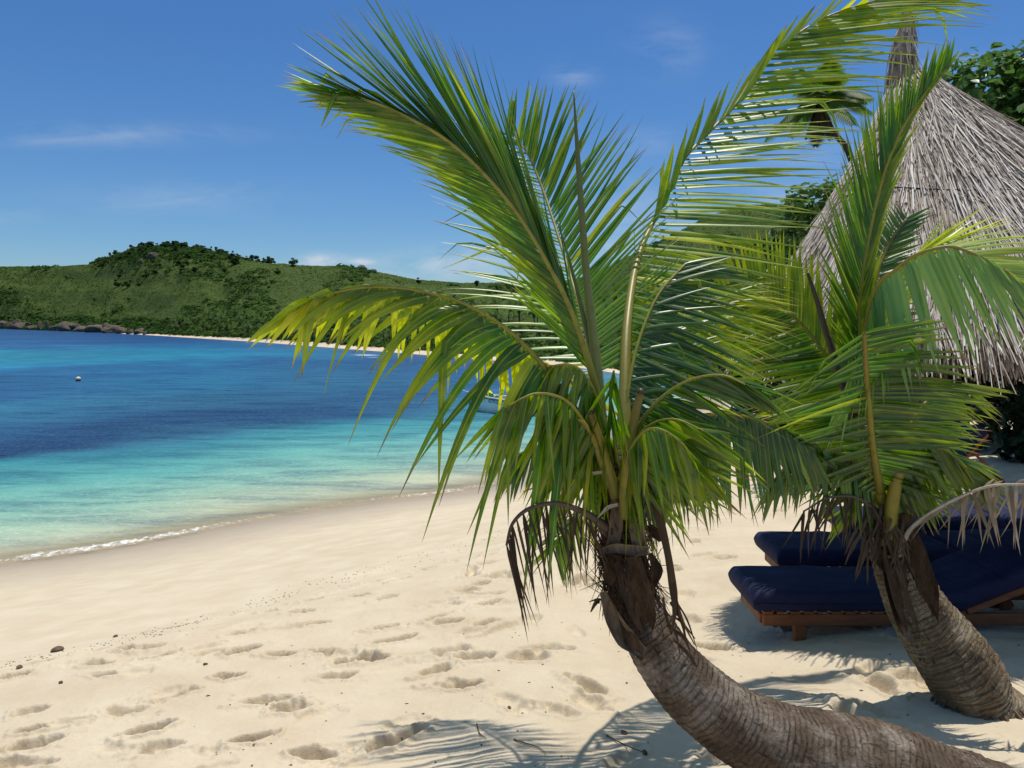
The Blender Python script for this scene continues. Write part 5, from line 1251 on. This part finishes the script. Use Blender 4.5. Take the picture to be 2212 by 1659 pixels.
be = [(0, 1), (1, 2), (2, 3), (3, 4), (2, 5), (5, 6), (6, 7), (7, 8), (2, 9), (9, 10), (10, 11), (11, 12), (0, 13), (13, 14), (14, 15), (15, 16), (0, 17), (17, 18), (18, 19), (19, 20), (4, 21), (21, 22)]
br = [.15, .14, .14, .07, .055, .065, .05, .04, .035, .065, .05, .04, .035, .095, .07, .05, .045, .095, .07, .05, .045, .105, .08]
body = skin_obj('body', bv, be, br, M['skin'], person)
skin_obj('shirt', [pel+[0, 0, .04], (-.02, 0, .76), (-.20, 0, .95), (-.20, .19, .93), (-.25, .25, .76), (-.20, -.19, .93), (-.25, -.25, .76)], [(0, 1), (1, 2), (2, 3), (3, 4), (2, 5), (5, 6)], [.175, .165, .16, .085, .075, .085, .075], M['shirt'], person)
skin_obj('shorts', [pel, (.08, .11, .50), (-.24, .14, .55), (.08, -.11, .50), (-.24, -.14, .55)], [(0, 1), (1, 2), (0, 3), (3, 4)], [.165, .115, .10, .115, .10], M['shorts'], person)
skin_obj('hair', [(-.40, 0, 1.09), (-.46, 0, 1.09), (-.51, 0, 1.05)], [(0, 1), (1, 2)], [.10, .11, .08], M['hair'], person)

Yy = E*F/(823-VH); bx_ = np.array([(169-UC)/F*Yy, Yy, 0])
buoy = empty('mooring_buoy', bx_, 'cream mooring buoy with dark base floating in the blue bay', 'buoy')
mb = MB(); zz = np.linspace(0, 1, 12); rr = .17*np.array([.92, .98, 1, 1, .98, .95, .9, .82, .7, .52, .3, .02]); tube(mb, np.stack([0*zz, 0*zz, .10+.22*zz], -1), rr, 20); mb.build('float', M['buoy_cream'], buoy)
mb = MB(); tube(mb, np.array([[0, 0, -.15], [0, 0, -.05], [0, 0, .05], [0, 0, .105]]), [.10, .165, .172, .16], 20); mb.build('base', M['buoy_dark'], buoy)
mb = MB(); a = np.linspace(0, 2*math.pi, 14); tube(mb, np.stack([.045*np.cos(a), 0*a, .33+.045*np.sin(a)], -1), .009, 6, cap=False, ref=(0, 1, 0)); mb.build('ring', M['buoy_dark'], buoy)

# ------------------------------------------------------------------ beach litter
def litter():
    g = np.random.default_rng(21); pos = []
    for i in range(560):       # tide line
        u = g.uniform(-40, 1300); v = np.interp(u, [-40, 0, 250, 400, 600, 800, 1000, 1100, 1300], [1450, 1445, 1390, 1345, 1285, 1235, 1180, 1155, 1110])+g.normal()*7
        if g.uniform() < .45+.55*(vn(u/45.0, 3.0)): pos.append((u, v, g.uniform(.0025, .0065)))
    for i in range(150):
        u = g.uniform(300, 2212); v = g.uniform(1340, 1670); pos.append((u, v, g.uniform(.002, .006)))
    V = []; Fc = []; n = 0
    pu = np.array([p[0] for p in pos]); pv = np.array([p[1] for p in pos]); Ys = np.geomspace(1.8, 30, 500)
    XX = (pu[:, None]-UC)/F*Ys; YY = np.broadcast_to(Ys, XX.shape); ZZ = E-(pv[:, None]-VH)/F*Ys
    zg, _ = base_z(XX, YY); kk = np.argmax(ZZ <= zg, 1); ii = np.arange(len(pu)); hx = XX[ii, kk]; hy = YY[ii, kk]; hz, _ = sand_z(hx, hy)
    for i_, (u, v, s) in enumerate(pos):
        z = hz[i_]; c = np.array([hx[i_], hy[i_], z+s*.3])
        d = g.normal(size=(6, 3))*.25; o_ = np.array([[1, 0, 0], [-1, 0, 0], [0, 1, 0], [0, -1, 0], [0, 0, 1], [0, 0, -1]])+d
        V.append(c+o_*s*np.array([g.uniform(.8, 2), g.uniform(.8, 1.6), .7]))
        Fc += [(n+a, n+b, n+c2) for a, b, c2 in [(0, 2, 4), (2, 1, 4), (1, 3, 4), (3, 0, 4), (2, 0, 5), (1, 2, 5), (3, 1, 5), (0, 3, 5)]]; n += 6
    o = mesh_obj('beach_litter', np.vstack(V), Fc, None, M['debris'], None, False)
    tag(o, 'dark specks of dry litter and grit scattered along the tide line', 'litter', kind='stuff')
litter()
def husk(u, v, s, seed, label):
    h_ = hit(u, v, 1.8, 30); z = gz(h_[0], h_[1]); o = rock('beach_pebble', (h_[0], h_[1], z+s*.25), (s, s*.8, s*.6), seed, M['debris'], label, None, 1.0, 9); o['category'] = 'pebble'; return o
husk(124, 1406, .045, 401, 'largest dark husk lying on the smooth wet sand at left')
husk(249, 1370, .022, 402, 'small brown husk right of the largest one on the smooth sand')
husk(443, 1440, .018, 403, 'dark pebble on the trampled sand below the tide line litter')
husk(132, 1482, .018, 404, 'reddish dark pebble below the largest husk at left')
husk(42, 1448, .022, 405, 'dark husk at the left edge on the tide line')
husk(1348, 1590, .020, 406, 'round dark pebble lying in the palm shadow near the trunk')
husk(1392, 1638, .016, 407, 'dark pebble at the bottom edge beside the trunk')
husk(1100, 1529, .016, 408, 'dark pebble beside the tip of the frond shadow')
for (pts, label) in [([(868, 1558), (866, 1580), (870, 1596)], 'short forked twig stuck upright in the sand'), ([(1110, 1612), (1130, 1618), (1160, 1626), (1180, 1640)], 'cluster of dark seaweed bits in the shade at bottom'), ([(1030, 1575), (1036, 1596), (1050, 1606)], 'thin curled dry stem on the sand left of the shadow'), ([(1310, 1600), (1350, 1622), (1400, 1640)], 'long thin twig lying by the curved trunk')]:
    mb = MB(); q = []
    for (u, v) in pts: h_ = hit(u, v, 1.8, 30); q.append([h_[0], h_[1], gz(h_[0], h_[1])+.006])
    q = np.array(q); 
    if 'upright' in label: q[0] = q[-1]+np.array([-.005, .0, .085]); q[1] = q[-1]+np.array([.004, 0, .045])
    tube(mb, spline(q, 14), np.linspace(.0035, .0015, 14), 6); o = mb.build('twig', M['debris'], None); tag(o, label, 'twig')

# ------------------------------------------------------------------ world, sun, camera
sc = bpy.context.scene
w = bpy.data.worlds.new('World'); sc.world = w; w.use_nodes = True; nt = w.node_tree; nt.nodes.clear()
class WN(NT):
    def __init__(s): s.t = nt
k = WN()
out = nt.nodes.new('ShaderNodeOutputWorld'); bg = nt.nodes.new('ShaderNodeBackground'); sky = nt.nodes.new('ShaderNodeTexSky')
sky.sky_type = 'NISHITA'; sky.sun_disc = False; el = math.asin(SUN[2]); sky.sun_elevation = el; sky.sun_rotation = math.atan2(SUN[0], SUN[1])
sky.altitude = 0; sky.air_density = 1.0; sky.dust_density = .25; sky.ozone_density = 2.5
hs = nt.nodes.new('ShaderNodeHueSaturation'); hs.inputs['Saturation'].default_value = 1.18; nt.links.new(sky.outputs[0], hs.inputs['Color'])
tc = nt.nodes.new('ShaderNodeTexCoord'); sx = nt.nodes.new('ShaderNodeSeparateXYZ'); nt.links.new(tc.outputs['Generated'], sx.inputs[0])
ysafe = k.math('MAXIMUM', sx.outputs[1], .05)
ca_ = k.math('DIVIDE', sx.outputs[0], ysafe); cb_ = k.math('DIVIDE', sx.outputs[2], ysafe)   # azimuth / elevation tangents
cvec = k.comb(ca_, k.math('MULTIPLY', cb_, 2.4), 0.0)
n_a = k.noise(cvec, 9, 7, .62, .5); n_b = k.noise(k.mapv(cvec, (1, 2.2, 1)), 5, 7, .6, .8)
def gauss(u, v, du, dv, amp):
    a = k.math('DIVIDE', k.math('SUBTRACT', ca_, (u-UC)/F), du/F); b = k.math('DIVIDE', k.math('SUBTRACT', cb_, (VH-v)/F), dv/F)
    e = k.math('POWER', 2.718, k.math('MULTIPLY', k.math('ADD', k.math('MULTIPLY', a, a), k.math('MULTIPLY', b, b)), -1))
    return k.math('MULTIPLY', e, amp)
tot = None
for gspec in [(700, 560, 40, 11, 2.2), (778, 566, 24, 7, 1.5), (660, 570, 80, 8, .3), (900, 580, 160, 26, .55), (1010, 560, 120, 30, .45), (1350, 470, 160, 90, .35), (1300, 560, 130, 50, .35), (1650, 430, 130, 30, .5), (1750, 330, 140, 40, .25), (280, 288, 240, 22, .32), (140, 300, 110, 16, .28), (1440, 105, 70, 50, .34), (1240, 160, 45, 24, .34), (1400, 305, 60, 30, .25), (400, 425, 220, 34, .25), (40, 470, 90, 14, .25), (2050, 130, 110, 30, .3)]:
    gq = gauss(*gspec); tot = gq if tot is None else k.math('ADD', tot, gq)
cl = k.math('MULTIPLY', tot, k.math('MULTIPLY', k.math('SUBTRACT', k.math('ADD', k.math('MULTIPLY', n_a, .5), k.math('MULTIPLY', n_b, .5)), .40), 5.0), clamp=True)
cl = k.math('MULTIPLY', cl, .75)
elr = k.ramp(sx.outputs[2], [(0, (.66, .80, .98)), (.10, (.60, .80, 1.0)), (.36, (.62, .84, 1.06)), (.43, (.66, .86, 1.06)), (.62, (1.9, 1.55, 1.2)), (1, (2.5, 1.95, 1.4))])  # upper sky brightened and warmed to fill and neutralise the shadows
skt = k.mix(1.0, hs.outputs[0], elr, 'MULTIPLY')
skc = k.mix(cl, skt, (6.4, 6.9, 7.6, 1))
nt.links.new(skc, bg.inputs[0]); bg.inputs[1].default_value = .10; nt.links.new(bg.outputs[0], out.inputs[0])

sl = bpy.data.lights.new('sun', 'SUN'); sl.energy = 4.0; sl.angle = math.radians(.5); sl.color = (1, .955, .88)
so = bpy.data.objects.new('sun', sl); col.objects.link(so); so.location = (0, 0, 30)
so.rotation_euler = Vector(-SUN).to_track_quat('-Z', 'Y').to_euler()
cam = bpy.data.cameras.new('camera'); co_ = bpy.data.objects.new('camera', cam); col.objects.link(co_)
co_.location = (0, 0, E); co_.rotation_euler = (math.pi/2, 0, 0); cam.sensor_width = 36; cam.lens = F/2212*36
cam.shift_y = -(829.5-VH)/2212; cam.clip_start = .05; cam.clip_end = 60000
sc.camera = co_
sc.cycles.max_bounces = 6; sc.cycles.diffuse_bounces = 3; sc.cycles.glossy_bounces = 2; sc.cycles.transmission_bounces = 3; sc.cycles.transparent_max_bounces = 6
sc.cycles.caustics_reflective = False; sc.cycles.caustics_refractive = False
sc.view_settings.view_transform = 'Standard'; sc.view_settings.look = 'None'; sc.view_settings.exposure = 0
